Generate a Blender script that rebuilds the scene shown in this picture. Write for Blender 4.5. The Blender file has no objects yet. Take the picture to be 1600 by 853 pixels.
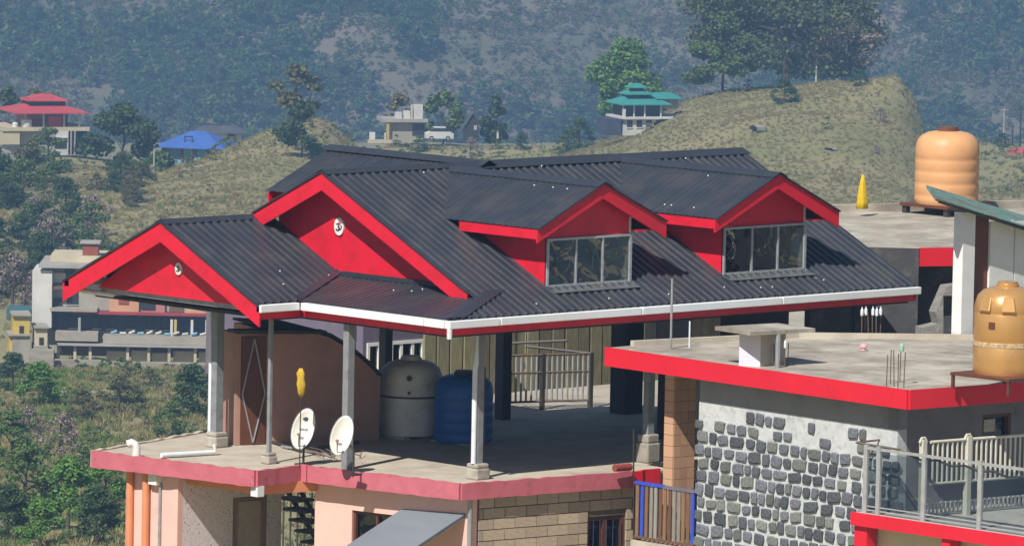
import bpy, math, random
import numpy as np
from mathutils import Vector, Matrix
random.seed(7); RNG = np.random.default_rng(7)
sc = bpy.context.scene
col = sc.collection

# ------------------------------------------------------------------ camera
F_PX, YAW, PITCH, ROLL = 11000.0, 0.75627, 0.09306, 0.019835
CAM = np.array([-87.945, -94.866, 16.072])
_fw = np.array([math.sin(YAW)*math.cos(PITCH), math.cos(YAW)*math.cos(PITCH), -math.sin(PITCH)])
_r0 = np.array([math.cos(YAW), -math.sin(YAW), 0.0]); _u0 = np.cross(_r0, _fw)
_r = _r0*math.cos(ROLL)+_u0*math.sin(ROLL); _u = -_r0*math.sin(ROLL)+_u0*math.cos(ROLL)
FH = np.array([math.sin(YAW), math.cos(YAW), 0.0]); RH = _r0.copy()
cd = bpy.data.cameras.new('camera'); cd.sensor_width = 36; cd.lens = F_PX/1600*36
cd.clip_start = 1; cd.clip_end = 20000
cam = bpy.data.objects.new('camera', cd); col.objects.link(cam)
M = Matrix.Identity(4)
for i in range(3):
    M[i][0] = _r[i]; M[i][1] = _u[i]; M[i][2] = -_fw[i]; M[i][3] = CAM[i]
cam.matrix_world = M; sc.camera = cam

# ------------------------------------------------------------------ sky, sun, exposure
SUN = Vector((2.55, 0.90, -2.95)).normalized()
w = bpy.data.worlds.new('World'); sc.world = w; w.use_nodes = True
nt = w.node_tree; bg = nt.nodes['Background']
sky = nt.nodes.new('ShaderNodeTexSky'); sky.sky_type = 'NISHITA'; sky.sun_disc = False
sky.sun_elevation = math.asin(-SUN.z); sky.sun_rotation = math.atan2(-SUN.x, -SUN.y)
nt.links.new(sky.outputs[0], bg.inputs[0]); bg.inputs[1].default_value = 0.05
sl = bpy.data.lights.new('sun', 'SUN'); sl.energy = 5.0; sl.angle = math.radians(0.53); sl.color = (1.0, 0.945, 0.86)
so = bpy.data.objects.new('sun', sl); col.objects.link(so); so.rotation_euler = SUN.to_track_quat('-Z', 'Y').to_euler()
so.location = (-30, -10, 60)
vs = sc.view_settings; vs.view_transform = 'Standard'; vs.look = 'None'; vs.exposure = 0.36; vs.gamma = 1; vs.use_curve_mapping = False
sc.cycles.use_denoising = True; sc.cycles.max_bounces = 6; sc.cycles.volume_bounces = 0; sc.cycles.transparent_max_bounces = 24

# ------------------------------------------------------------------ pixel to place
def ray(px, py): return _fw+_r*(px-800)/F_PX-_u*(py-426.5)/F_PX
def at(px, py, x=None, y=None, z=None, d=None, n=None, c=None):
    v = ray(px, py)
    if x is not None: s = (x-CAM[0])/v[0]
    elif y is not None: s = (y-CAM[1])/v[1]
    elif z is not None: s = (z-CAM[2])/v[2]
    elif n is not None: n = np.array(n, float); s = (c-n@CAM)/(n@v)
    else: s = d/(v@FH)
    return CAM+v*s

# ------------------------------------------------------------------ materials
MATS = {}
def mat(name, col_a, rough=.7, col_b=None, scale=3.0, bump=0.0, bscale=40.0, metal=0.0, spec=0.4, isl=0.0, rnd=0.0, stretch=None, detail=6, lo=.35, hi=.65, dirt=None, dscale=1.0, dlo=.55, dhi=.7, trans=0.0):
    if name in MATS: return MATS[name]
    m = bpy.data.materials.new(name); m.use_nodes = True; N = m.node_tree.nodes; L = m.node_tree.links
    b = N['Principled BSDF']; b.inputs['Roughness'].default_value = rough; b.inputs['Metallic'].default_value = metal
    b.inputs['Specular IOR Level'].default_value = spec
    tc = N.new('ShaderNodeTexCoord'); mp = N.new('ShaderNodeMapping'); L.new(tc.outputs['Object'], mp.inputs[0])
    if stretch: mp.inputs['Scale'].default_value = stretch
    ca = tuple(col_a)+(1,); cb = tuple(col_b)+(1,) if col_b else tuple(c*.75 for c in col_a)+(1,)
    ns = N.new('ShaderNodeTexNoise'); ns.inputs['Scale'].default_value = scale; ns.inputs['Detail'].default_value = detail; ns.inputs['Roughness'].default_value = .62
    L.new(mp.outputs[0], ns.inputs['Vector'])
    rp = N.new('ShaderNodeValToRGB'); rp.color_ramp.elements[0].position = lo; rp.color_ramp.elements[1].position = hi
    rp.color_ramp.elements[0].color = ca; rp.color_ramp.elements[1].color = cb
    L.new(ns.outputs[0], rp.inputs[0]); out = rp.outputs[0]
    if dirt:
        n2 = N.new('ShaderNodeTexNoise'); n2.inputs['Scale'].default_value = dscale; n2.inputs['Detail'].default_value = 8; n2.inputs['Roughness'].default_value = .7
        L.new(mp.outputs[0], n2.inputs['Vector'])
        r2 = N.new('ShaderNodeMapRange'); r2.inputs[1].default_value = dlo; r2.inputs[2].default_value = dhi
        L.new(n2.outputs[0], r2.inputs[0])
        mx = N.new('ShaderNodeMix'); mx.data_type = 'RGBA'; L.new(r2.outputs[0], mx.inputs[0]); L.new(out, mx.inputs[6]); mx.inputs[7].default_value = tuple(dirt)+(1,)
        out = mx.outputs[2]
    if isl or rnd:
        hs = N.new('ShaderNodeHueSaturation'); src = None
        amt = isl or rnd
        if isl:
            g = N.new('ShaderNodeNewGeometry'); src = g.outputs['Random Per Island']
        else:
            g = N.new('ShaderNodeObjectInfo'); src = g.outputs['Random']
        mr = N.new('ShaderNodeMapRange'); mr.inputs[3].default_value = 1-amt; mr.inputs[4].default_value = 1+amt
        L.new(src, mr.inputs[0]); L.new(mr.outputs[0], hs.inputs['Value'])
        m2 = N.new('ShaderNodeMath'); m2.operation = 'MULTIPLY_ADD'; m2.inputs[1].default_value = .06*amt; m2.inputs[2].default_value = .5-.03*amt
        L.new(src, m2.inputs[0]); L.new(m2.outputs[0], hs.inputs['Hue'])
        L.new(out, hs.inputs['Color']); out = hs.outputs[0]
    L.new(out, b.inputs['Base Color'])
    if bump:
        n3 = N.new('ShaderNodeTexNoise'); n3.inputs['Scale'].default_value = bscale; n3.inputs['Detail'].default_value = 5
        L.new(mp.outputs[0], n3.inputs['Vector'])
        bp = N.new('ShaderNodeBump'); bp.inputs['Strength'].default_value = bump; bp.inputs['Distance'].default_value = .02
        L.new(n3.outputs[0], bp.inputs['Height']); L.new(bp.outputs[0], b.inputs['Normal'])
    if trans:
        tr = N.new('ShaderNodeBsdfTranslucent'); L.new(out, tr.inputs[0])
        ms = N.new('ShaderNodeMixShader'); ms.inputs[0].default_value = trans
        L.new(b.outputs[0], ms.inputs[1]); L.new(tr.outputs[0], ms.inputs[2]); L.new(ms.outputs[0], N['Material Output'].inputs[0])
    MATS[name] = m; return m
def glass_mat(name, tint=(.55, .6, .62), bump=.25, bscale=3.0, trans=.75):
    m = bpy.data.materials.new(name); m.use_nodes = True; N = m.node_tree.nodes; L = m.node_tree.links
    N.remove(N['Principled BSDF'])
    t = N.new('ShaderNodeBsdfTransparent'); t.inputs[0].default_value = tuple(tint)+(1,)
    g = N.new('ShaderNodeBsdfGlossy'); g.inputs['Roughness'].default_value = .03
    lw = N.new('ShaderNodeLayerWeight'); lw.inputs[0].default_value = .5; fr = N.new('ShaderNodeMath'); fr.operation = 'POWER'; fr.inputs[1].default_value = 3.5; L.new(lw.outputs['Facing'], fr.inputs[0])
    ns = N.new('ShaderNodeTexNoise'); ns.inputs['Scale'].default_value = bscale; ns.inputs['Detail'].default_value = 1; ns.inputs['Distortion'].default_value = 1.2
    tc = N.new('ShaderNodeTexCoord'); L.new(tc.outputs['Object'], ns.inputs['Vector'])
    bp = N.new('ShaderNodeBump'); bp.inputs['Strength'].default_value = bump; bp.inputs['Distance'].default_value = .05; L.new(ns.outputs[0], bp.inputs['Height'])
    L.new(bp.outputs[0], g.inputs['Normal'])
    ad = N.new('ShaderNodeMath'); ad.operation = 'ADD'; ad.inputs[1].default_value = .11; L.new(fr.outputs[0], ad.inputs[0])
    ms = N.new('ShaderNodeMixShader'); L.new(ad.outputs[0], ms.inputs[0]); L.new(t.outputs[0], ms.inputs[1]); L.new(g.outputs[0], ms.inputs[2])
    L.new(ms.outputs[0], N['Material Output'].inputs[0]); MATS[name] = m; return m

# ------------------------------------------------------------------ mesh building
WL = {}
class MB:
    def __init__(s): s.v = []; s.f = []
    def poly(s, pts):
        n = len(s.v); s.v += [tuple(map(float, p)) for p in pts]; s.f.append(tuple(range(n, n+len(pts)))); return s
    def prism(s, base, vec):
        """base: list of 3-d points, swept along vec, closed"""
        n = len(s.v); k = len(base); base = [np.array(p, float) for p in base]; vec = np.array(vec, float)
        s.v += [tuple(p) for p in base]+[tuple(p+vec) for p in base]
        s.f.append(tuple(range(n+k-1, n-1, -1))); s.f.append(tuple(range(n+k, n+2*k)))
        for i in range(k):
            j = (i+1) % k; s.f.append((n+i, n+j, n+k+j, n+k+i))
        return s
    def box(s, x0, x1, y0, y1, z0, z1):
        return s.prism([(x0, y0, z0), (x1, y0, z0), (x1, y1, z0), (x0, y1, z0)], (0, 0, z1-z0))
    def obox(s, p, q, thick, z0, z1, side=0.0):
        """upright slab from p to q (xy), given thickness; side shifts it along its left normal"""
        p = np.array(p[:2], float); q = np.array(q[:2], float); d = q-p; d /= np.linalg.norm(d); n = np.array([-d[1], d[0]])
        a = n*(side-thick/2); b = n*(side+thick/2)
        return s.prism([(*(p+a), z0), (*(q+a), z0), (*(q+b), z0), (*(p+b), z0)], (0, 0, z1-z0))
    def tube(s, pts, r, k=8, r1=None, cap=True):
        pts = [np.array(p, float) for p in pts]; m = len(pts); n0 = len(s.v)
        rs = r if hasattr(r, '__len__') else [r+(0 if r1 is None else (r1-r)*i/(m-1)) for i in range(m)]
        up = None
        for i, p in enumerate(pts):
            t = pts[min(i+1, m-1)]-pts[max(i-1, 0)]; t = t/(np.linalg.norm(t)+1e-9)
            a = np.array([0, 0, 1.0]) if abs(t[2]) < .9 else np.array([1.0, 0, 0])
            if up is not None: a = up
            b = np.cross(t, a); b /= np.linalg.norm(b)+1e-9; up = np.cross(b, t)
            for j in range(k):
                an = 2*math.pi*j/k; s.v.append(tuple(p+rs[i]*(math.cos(an)*b+math.sin(an)*up)))
        for i in range(m-1):
            for j in range(k):
                a = n0+i*k+j; b = n0+i*k+(j+1) % k; s.f.append((a, b, b+k, a+k))
        if cap:
            s.f.append(tuple(n0+j for j in range(k-1, -1, -1))); s.f.append(tuple(n0+(m-1)*k+j for j in range(k)))
        return s
    def lathe(s, c, prof, k=32, wob=None):
        n0 = len(s.v); m = len(prof)
        for (r, z) in prof:
            for j in range(k):
                an = 2*math.pi*j/k; rr = r if wob is None else r*wob(an, z)
                s.v.append((c[0]+rr*math.cos(an), c[1]+rr*math.sin(an), c[2]+z))
        for i in range(m-1):
            for j in range(k):
                a = n0+i*k+j; b = n0+i*k+(j+1) % k; s.f.append((a, b, b+k, a+k))
        s.f.append(tuple(n0+j for j in range(k-1, -1, -1))); s.f.append(tuple(n0+(m-1)*k+j for j in range(k)))
        return s
    def build(s, name, m, parent=None, smooth=False, bevel=0.0, **tags):
        me = bpy.data.meshes.new(name); off = np.array(WL[parent.name]) if parent is not None else np.zeros(3)
        v = np.array(s.v)-off
        me.from_pydata(v.tolist(), [], s.f); me.validate(); me.update()
        me.materials.append(m if not isinstance(m, str) else MATS[m])
        if smooth:
            me.polygons.foreach_set('use_smooth', [True]*len(me.polygons))
        o = bpy.data.objects.new(name, me); col.objects.link(o)
        if parent is not None: o.parent = parent
        WL[o.name] = tuple(off)
        if bevel:
            bm = o.modifiers.new('b', 'BEVEL'); bm.width = bevel; bm.segments = 2; bm.limit_method = 'ANGLE'; bm.angle_limit = .6
        if smooth and smooth != 'all':
            es = o.modifiers.new('e', 'EDGE_SPLIT'); es.split_angle = math.radians(38)
        for k_, v_ in tags.items(): o[k_] = v_
        return o
def box(name, m, parent, *a, bevel=0.0, **tags): return MB().box(*a).build(name, m, parent, bevel=bevel, **tags)
def thing(name, label, cat, loc, group=None):
    o = bpy.data.objects.new(name, None); col.objects.link(o); o.location = tuple(loc); o['label'] = label; o['category'] = cat
    o.empty_display_size = .3
    if group: o['group'] = group
    WL[o.name] = tuple(map(float, loc)); return o
def tag(o, label, cat, group=None):
    o['label'] = label; o['category'] = cat
    if group: o['group'] = group
    return o
def inst(name, me, parent, loc, scale=(1, 1, 1), rot=None, matrix=None, **tags):
    o = bpy.data.objects.new(name, me); col.objects.link(o)
    off = np.array(WL[parent.name]) if parent is not None else np.zeros(3)
    if parent is not None: o.parent = parent
    o.location = tuple(np.array(loc)-off); o.scale = scale
    if rot: o.rotation_euler = rot
    WL[o.name] = tuple(off)
    for k_, v_ in tags.items(): o[k_] = v_
    return o
def lerp(a, b, t): return np.array(a, float)*(1-t)+np.array(b, float)*t

def proto_mesh(mb, name, m, smooth=False):
    """mesh data only, to be shared by many alike pieces"""
    me = bpy.data.meshes.new(name); me.from_pydata(mb.v, [], mb.f); me.validate(); me.update()
    me.materials.append(m if not isinstance(m, str) else MATS[m])
    if smooth: me.polygons.foreach_set('use_smooth', [True]*len(me.polygons))
    return me
def soft_block(rr, irr=.12, dep=.5):
    """rounded irregular block in a unit cube, front face towards -y, about 40 triangles"""
    k = 8; ring = []
    for i in range(k):
        an = 2*math.pi*i/k; c, s_ = math.cos(an), math.sin(an); q = max(abs(c), abs(s_)); f_ = .90 if i % 2 else 1.0
        ring.append((c/q*.5*f_*(1-rr.uniform(0, irr)), s_/q*.5*f_*(1-rr.uniform(0, irr))))
    mb = MB()
    for (sc_, yy) in ((1, dep), (1, -.25), (.8, -.5)):
        for (a, b) in ring: mb.v.append((a*sc_, yy+rr.uniform(-.03, .03), b*sc_))
    for l in range(2):
        for i in range(k):
            j = (i+1) % k; mb.f.append((l*k+i, l*k+j, l*k+k+j, l*k+k+i))
    mb.f.append(tuple(2*k+i for i in range(k))); return mb
# ------------------------------------------------------------------ material palette
RED = mat('red_paint', (.66, .013, .036), .42, (.585, .011, .031), 2.2, bump=.04, bscale=14, dirt=(.40, .02, .03), dscale=2.2, dlo=.5, dhi=.8)
REDC = mat('red_fascia', (.67, .014, .034), .5, (.60, .012, .029), 1.5, bump=.06, bscale=9, dirt=(.5, .05, .06), dscale=5, dlo=.62, dhi=.85)
ROOF = mat('black_roof_sheet', (.028, .033, .045), .34, (.039, .043, .053), 1.6, bump=.05, bscale=3, spec=.42, isl=.13, dirt=(.062, .055, .053), dscale=1.6, dlo=.48, dhi=.8)
CAPM = mat('ridge_cap_sheet', (.027, .032, .045), .36, (.038, .042, .053), 2.0, spec=.42, dirt=(.055, .052, .052), dscale=4, dlo=.6, dhi=.9)
GUT = mat('white_gutter', (.82, .86, .87), .35, (.76, .80, .82), 4, dirt=(.45, .46, .44), dscale=6, dlo=.62, dhi=.85)
CONC = mat('grey_concrete', (.50, .45, .365), .9, (.39, .345, .28), 1.6, bump=.25, bscale=18, dirt=(.2, .175, .145), dscale=1.1, dlo=.55, dhi=.8)
CONCL = mat('pale_concrete', (.47, .435, .37), .9, (.33, .30, .25), 1.0, bump=.25, bscale=14, dirt=(.19, .17, .14), dscale=.9, dlo=.42, dhi=.68)
PINK = mat('pink_edge_paint', (.52, .135, .17), .75, (.45, .11, .14), 3, bump=.3, bscale=12, dirt=(.22, .07, .06), dscale=5, dlo=.58, dhi=.72)
PWALL = mat('pink_wall', (.77, .49, .425), .85, (.72, .44, .38), 1.4, bump=.1, bscale=25, dirt=(.5, .3, .26), dscale=1.6, dlo=.6, dhi=.9)
ORANGE = mat('orange_paint', (.70, .27, .13), .75, (.62, .23, .11), 3, dirt=(.5, .26, .18), dscale=4, dlo=.6, dhi=.85)
BROWN = mat('brown_wall', (.42, .245, .19), .85, (.36, .205, .16), 2.0, bump=.12, bscale=20, dirt=(.26, .16, .125), dscale=2, dlo=.58, dhi=.8)
DOORM = mat('brown_steel', (.13, .045, .022), .5, (.10, .035, .018), 4, dirt=(.2, .09, .05), dscale=6, dlo=.6, dhi=.8)
STEEL = mat('grey_steel', (.36, .38, .40), .45, (.28, .29, .30), 6, metal=.3, dirt=(.2, .16, .13), dscale=9, dlo=.58, dhi=.8)
DKST = mat('dark_steel', (.035, .032, .034), .5, (.05, .043, .04), 8)
COLM = mat('column_paint', (.25, .265, .285), .55, (.20, .21, .22), 5, dirt=(.16, .13, .115), dscale=5, dlo=.57, dhi=.8)
PIPE = mat('white_pipe', (.72, .75, .78), .35, (.62, .66, .70), 4, dirt=(.4, .4, .38), dscale=8, dlo=.6, dhi=.8)
WHITE = mat('white_paint', (.76, .76, .74), .6, (.68, .68, .66), 3, dirt=(.42, .4, .37), dscale=6, dlo=.62, dhi=.85)
DARKP = mat('dark_print', (.02, .018, .03), .6)
REDP = mat('red_print', (.62, .03, .04), .6)
BLOCK = mat('beige_block', (.46, .37, .275), .9, (.38, .295, .215), 6, bump=.4, bscale=30, rnd=.16, dirt=(.19, .14, .10), dscale=5, dlo=.56, dhi=.8)
JOINT = mat('block_joint', (.16, .125, .095), .95, (.12, .095, .07), 8, bump=.4, bscale=30)
FRAMEW = mat('window_frame_alu', (.45, .48, .50), .4, (.36, .38, .40), 6, metal=.3)
INNER = mat('cream_inner_wall', (.66, .62, .50), .8, (.6, .56, .45), 2)
DARKR = mat('dark_room', (.05, .04, .036), .9, (.035, .03, .028), 3)  # near-black puts the shade of rooms and ceilings into the colour
GLASS = glass_mat('window_glass', (.80, .83, .83), .7, 2.2)
TINT = glass_mat('tinted_glass', (.2, .23, .27), .15, 2.0)
BLUEP = mat('blue_paint', (.045, .09, .52), .5, (.035, .07, .42), 5, dirt=(.2, .2, .35), dscale=8, dlo=.62, dhi=.8)
WOOD = mat('weathered_wood', (.21, .115, .065), .8, (.15, .08, .045), 8, bump=.2, bscale=20, rnd=.3, stretch=(4, 4, .6))
GWOOD = mat('grey_board', (.27, .25, .225), .85, (.2, .18, .16), 8, rnd=.25, stretch=(4, 4, .6))
CANOPY = mat('blue_grey_sheet', (.20, .235, .265), .42, (.17, .20, .23), 1.5, dirt=(.28, .29, .29), dscale=3, dlo=.58, dhi=.8, stretch=(1, .3, 1))

EZ = 3.1; TS = .4724; TH = .2118
house = thing('house', 'house with black corrugated roof, red gables and an open pillared terrace over pink walls', 'house', (3.5, 3.5, -12))

def crossings(polys, e):
    ys = []
    for P in polys:
        k = len(P)
        for i in range(k):
            (x0, y0), (x1, y1) = P[i], P[(i+1) % k]
            if (x0 <= e) != (x1 <= e): ys.append(y0+(y1-y0)*(e-x0)/(x1-x0))
    ys.sort(); return [(ys[i], ys[i+1]) for i in range(0, len(ys)-1, 2)]
def sheet(name, O, e, s, polys, parent, m='black_roof_sheet', pitch=.205, h=.034, lap=1.0):
    """corrugated sheet over polygons in (e,s) coordinates; ribs run along s"""
    mb = MB(); O = np.array(O, float); e = np.array(e, float); s = np.array(s, float)
    n = np.cross(e, s); n /= np.linalg.norm(n)
    if n[2] < 0: n = -n
    e0 = min(p[0] for P in polys for p in P); e1 = max(p[0] for P in polys for p in P)
    pts = []; k = math.floor(e0/pitch)-1
    while k*pitch < e1+pitch:
        for fr, hh in ((0, 0), (.38, 0), (.5, 1), (.72, 1), (.84, 0)): pts.append(((k+fr)*pitch, hh*h))
        k += 1
    pts = [(a, b) for a, b in pts if e0 < a < e1]; pts = [(e0, 0)]+pts+[(e1, 0)]
    for (a, ha), (b, hb) in zip(pts[:-1], pts[1:]):
        if b-a < 1e-5: continue
        ia = crossings(polys, a+1e-5); ib = crossings(polys, b-1e-5)
        if len(ia) != len(ib):
            im = crossings(polys, (a+b)/2); ia = ib = im
        for (s0, s1), (t0, t1) in zip(ia, ib):
            mb.poly([O+e*a+s*s0+n*ha, O+e*b+s*t0+n*hb, O+e*b+s*t1+n*hb, O+e*a+s*s1+n*ha])
    o = mb.build(name, m, parent)
    sd = o.modifiers.new('s', 'SOLIDIFY'); sd.thickness = .006; sd.offset = -1
    return o
def cap(name, p, q, w0, w1, s0, s1, parent, lift=.042):
    """ridge cap from p to q; flanges go w0 along s0 and w1 along s1"""
    p = np.array(p, float)+(0, 0, lift); q = np.array(q, float)+(0, 0, lift)
    s0 = np.array(s0, float); s1 = np.array(s1, float); mb = MB(); th = np.array((0, 0, -.012))
    for ss, ww in ((s0, w0), (s1, w1)):
        mb.prism([p, q, q+ss*ww, p+ss*ww], th)
    return mb.build(name, 'ridge_cap_sheet', parent)

# ---- roof
G0, XE, YR, HR = 1.21, 12.54, 4.98, EZ+4.98*TS
sheet('front_roof_slope', (0, 0, EZ), (1, 0, 0), (0, 1, TS), [[(0, 0), (XE, 0), (XE, YR), (G0, YR), (G0, G0*.448)],
      [(3.25, .85), (5.3, .85), (5.3, 3.0), (3.25, 3.0)], [(7.96, .85), (10.05, .85), (10.05, 3.0), (7.96, 3.0)]], house)
sheet('back_roof_slope', (0, YR, HR), (1, 0, 0), (0, 1, -TS), [[(G0, 0), (XE, 0), (XE, 1.95), (G0, 1.95)]], house)
cap('ridge_cap', (G0-.02, YR, HR), (4.6, YR, HR), .17, .17, (0, -1, -TS), (0, 1, -TS), house)
cap('ridge_cap', (4.55, YR, HR+.012), (8.9, YR, HR+.012), .27, .17, (0, -1, -TS), (0, 1, -TS), house)
cap('ridge_cap', (8.85, YR, HR), (XE+.03, YR, HR), .24, .17, (0, -1, -TS), (0, 1, -TS), house)
# cross gable at the back
sheet('cross_roof_slope', (5.35, 0, HR+.02), (0, 1, 0), (-1, 0, -TS), [[(YR, 0), (9.36, 0), (9.36, 1.7), (YR+1.7, 1.7)]], house, pitch=.17, h=.012)
sheet('cross_roof_slope', (5.35, 0, HR+.02), (0, 1, 0), (1, 0, -TS), [[(YR, 0), (9.36, 0), (9.36, 1.7), (YR+1.7, 1.7)]], house, pitch=.17, h=.012)
cap('ridge_cap', (5.35, YR-.25, HR+.03), (5.35, 9.39, HR+.03), .2, .2, (-1, 0, -TS), (1, 0, -TS), house)
MB().prism([(3.95, 9.05, EZ-.2), (6.75, 9.05, EZ-.2), (6.75, 9.05, HR-1.4*TS-.06), (5.35, 9.05, HR-.06), (3.95, 9.05, HR-1.4*TS-.06)], (0, .06, 0)).build('gable_wall', RED, house)
box('attic_wall', RED, house, 3.95, 4.0, 6.5, 9.05, EZ-.2, HR-1.4*TS-.08)
box('attic_wall', RED, house, 6.7, 6.75, 6.5, 9.05, EZ-.2, HR-1.4*TS-.08)
box('attic_wall', RED, house, 1.74, 12.2, 6.62, 6.68, EZ-.2, HR-1.62*TS-.06)
MB().prism([(3.68, 9.3, HR-1.7*TS-.03), (5.35, 9.3, HR-.03), (7.02, 9.3, HR-1.7*TS-.03), (7.02, 9.3, HR-1.7*TS-.25), (5.35, 9.3, HR-.25), (3.68, 9.3, HR-1.7*TS-.25)], (0, .03, 0)).build('fascia', RED, house)

def rake(name, x, y0, z0, y1, z1, depth, parent, th=.035, m=RED, lip=True):
    """fascia board in a plane x = const from ridge (y0,z0) to foot (y1,z1)"""
    o = MB().prism([(x, y0, z0-.025), (x, y1, z1-.025), (x, y1, z1-.025-depth), (x, y0, z0-.025-depth)], (th, 0, 0)).build(name, m, parent)
    if lip: MB().prism([(x-.03, y0, z0-.022), (x-.03, y1, z1-.022), (x-.03, y1, z1+.012), (x-.03, y0, z0+.012)], (th+.06, 0, 0)).build('verge_trim', 'ridge_cap_sheet', parent)
    return o
def zmain(y): return EZ+TS*y if y < YR else HR-TS*(y-YR)
# main gable
rake('fascia', G0, YR, HR, .86, zmain(.86), .335, house)
rake('fascia', G0, YR, HR, 6.95, zmain(6.95), .335, house)
MB().prism([(1.7, .80, EZ+.30), (1.7, YR, HR-.06), (1.7, 6.75, zmain(6.75)-.06), (1.7, 6.75, EZ+.1), (1.7, 4.95, EZ+.1)], (.04, 0, 0)).build('gable_wall', RED, house)
for y1 in (.9, 6.9):   # soffit boards under the overhang
    MB().prism([(G0+.035, YR, HR-.06), (G0+.035, y1, zmain(y1)-.06), (G0+.035, y1, zmain(y1)-.09), (G0+.035, YR, HR-.09)], (.455, 0, 0)).build('soffit', RED, house)
# right end gable
MB().prism([(12.15, .3, EZ-.2), (12.15, .3, zmain(.3)-.06), (12.15, YR, HR-.06), (12.15, 6.6, zmain(6.6)-.06), (12.15, 6.6, EZ-.2)], (.04, 0, 0)).build('gable_wall', RED, house)
for y1 in (.02, 6.9):
    MB().prism([(XE-.04, YR, HR-.03), (XE-.04, y1, zmain(y1)-.03), (XE-.04, y1, zmain(y1)-.25), (XE-.04, YR, HR-.25)], (.03, 0, 0)).build('fascia', RED, house)
# skirt roof under the gable
VY = 4.16+.444*1.7
sheet('skirt_roof', (0, 0, EZ), (0, 1, 0), (1, 0, TH), [[(0, 0), (1.7*.448, 1.7), (VY, 1.7), (4.16, 0)]], house, pitch=.17, h=.012)
hp = np.array((0, 0, EZ+.04)); hq = np.array((1.7, .762, EZ+.40)); dn = np.array((0, .36, 0.0)); dm = np.array((.40, 0, .0))
MB().prism([hp, hq, hq+dm+(0, 0, -.0), hp+dm], (0, 0, .01)).prism([hp, hq, hq+dn*.4, hp+dn*.4], (0, 0, .01)).build('hip_cap', CAPM, house)
box('flashing', CAPM, house, 1.60, 1.70, .95, VY-.1, EZ+.36, EZ+.44)
MB().prism([(.02, 4.16+.0, EZ+.02), (.02, 4.30, EZ+.085), (1.7, VY+.14, EZ+.45), (1.7, VY, EZ+.385)], (0, -.01, .02)).build('valley_flashing', CAPM, house)
# porch roof
PX, PY, PZ, PT = -1.09, 6.99, EZ+1.35, 1.35/2.83
sheet('porch_roof_slope', (0, PY, PZ), (1, 0, 0), (0, -1, -PT), [[(PX, 0), (1.7, 0), (1.7, PY-VY), (0, 2.83), (PX, 2.83)]], house)
sheet('porch_roof_slope', (0, PY, PZ), (1, 0, 0), (0, 1, -PT), [[(PX, 0), (1.7, 0), (1.7, 2.83), (PX, 2.83)]], house)
cap('ridge_cap', (PX-.02, PY, PZ), (1.7, PY, PZ), .17, .17, (0, -1, -PT), (0, 1, -PT), house)
rake('fascia', PX, PY, PZ, 4.10, EZ-.03, .37, house)
rake('fascia', PX, PY, PZ, 9.88, EZ-.03, .37, house)
MB().prism([(-.70, 4.72, EZ-.12), (-.70, PY, PZ-.06), (-.70, 9.28, EZ-.12)], (.04, 0, 0)).build('gable_wall', RED, house)
for y1, z1 in ((4.2, EZ), (9.8, EZ)):
    MB().prism([(PX+.035, PY, PZ-.05), (PX+.035, y1, z1-.05), (PX+.035, y1, z1-.08), (PX+.035, PY, PZ-.08)], (.35, 0, 0)).build('soffit', RED, house)
MB().box(-.62, -.54, 4.72, 9.28, EZ-.22, EZ-.12).build('tie_beam', STEEL, house)
MB().prism([(PX, 9.70, EZ-.12), (PX, 9.83, EZ-.12), (PX, 9.83, EZ-.0), (PX, 9.70, EZ-.0)], (2.7, 0, 0)).build('gutter', GUT, house)
# ceilings
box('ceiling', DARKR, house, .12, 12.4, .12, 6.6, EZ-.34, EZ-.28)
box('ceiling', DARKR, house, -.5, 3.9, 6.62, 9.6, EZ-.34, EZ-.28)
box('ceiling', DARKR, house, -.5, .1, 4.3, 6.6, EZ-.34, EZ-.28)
# eave boards and gutters
def joint(px, y): return at(px, 500, y=y)[0]
box('eave_board', RED, house, .0, XE, .05, .09, EZ-.30, EZ-.02)
box('eave_board', RED, house, .05, .09, .091, 4.16, EZ-.30, EZ-.02)
box('eave_board', RED, house, PX+.04, .049, 4.2, 4.24, EZ-.30, EZ-.02)
xs = [-.11]+[joint(p, -.1) for p in (782, 1003, 1222)]+[XE]
for a, b in zip(xs[:-1], xs[1:]): box('gutter', GUT, house, a+.012, b-.012, -.11, .045, EZ-.155, EZ-.012, bevel=.012)
ys = [-.12]+[at(662, 490, x=-.1)[1], 4.05]
for a, b in zip(ys[:-1], ys[1:]): box('gutter', GUT, house, -.11, .045, max(a, .05)+.012, b-.012, EZ-.155, EZ-.012, bevel=.012)
box('gutter', GUT, house, PX+.0, -.115, 4.05, 4.19, EZ-.155, EZ-.012, bevel=.012)
MB().tube([(-.06, -.06, EZ-.15), (-.06, -.06, EZ-.34)], .05).build('gutter_outlet', PIPE, house)

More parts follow.
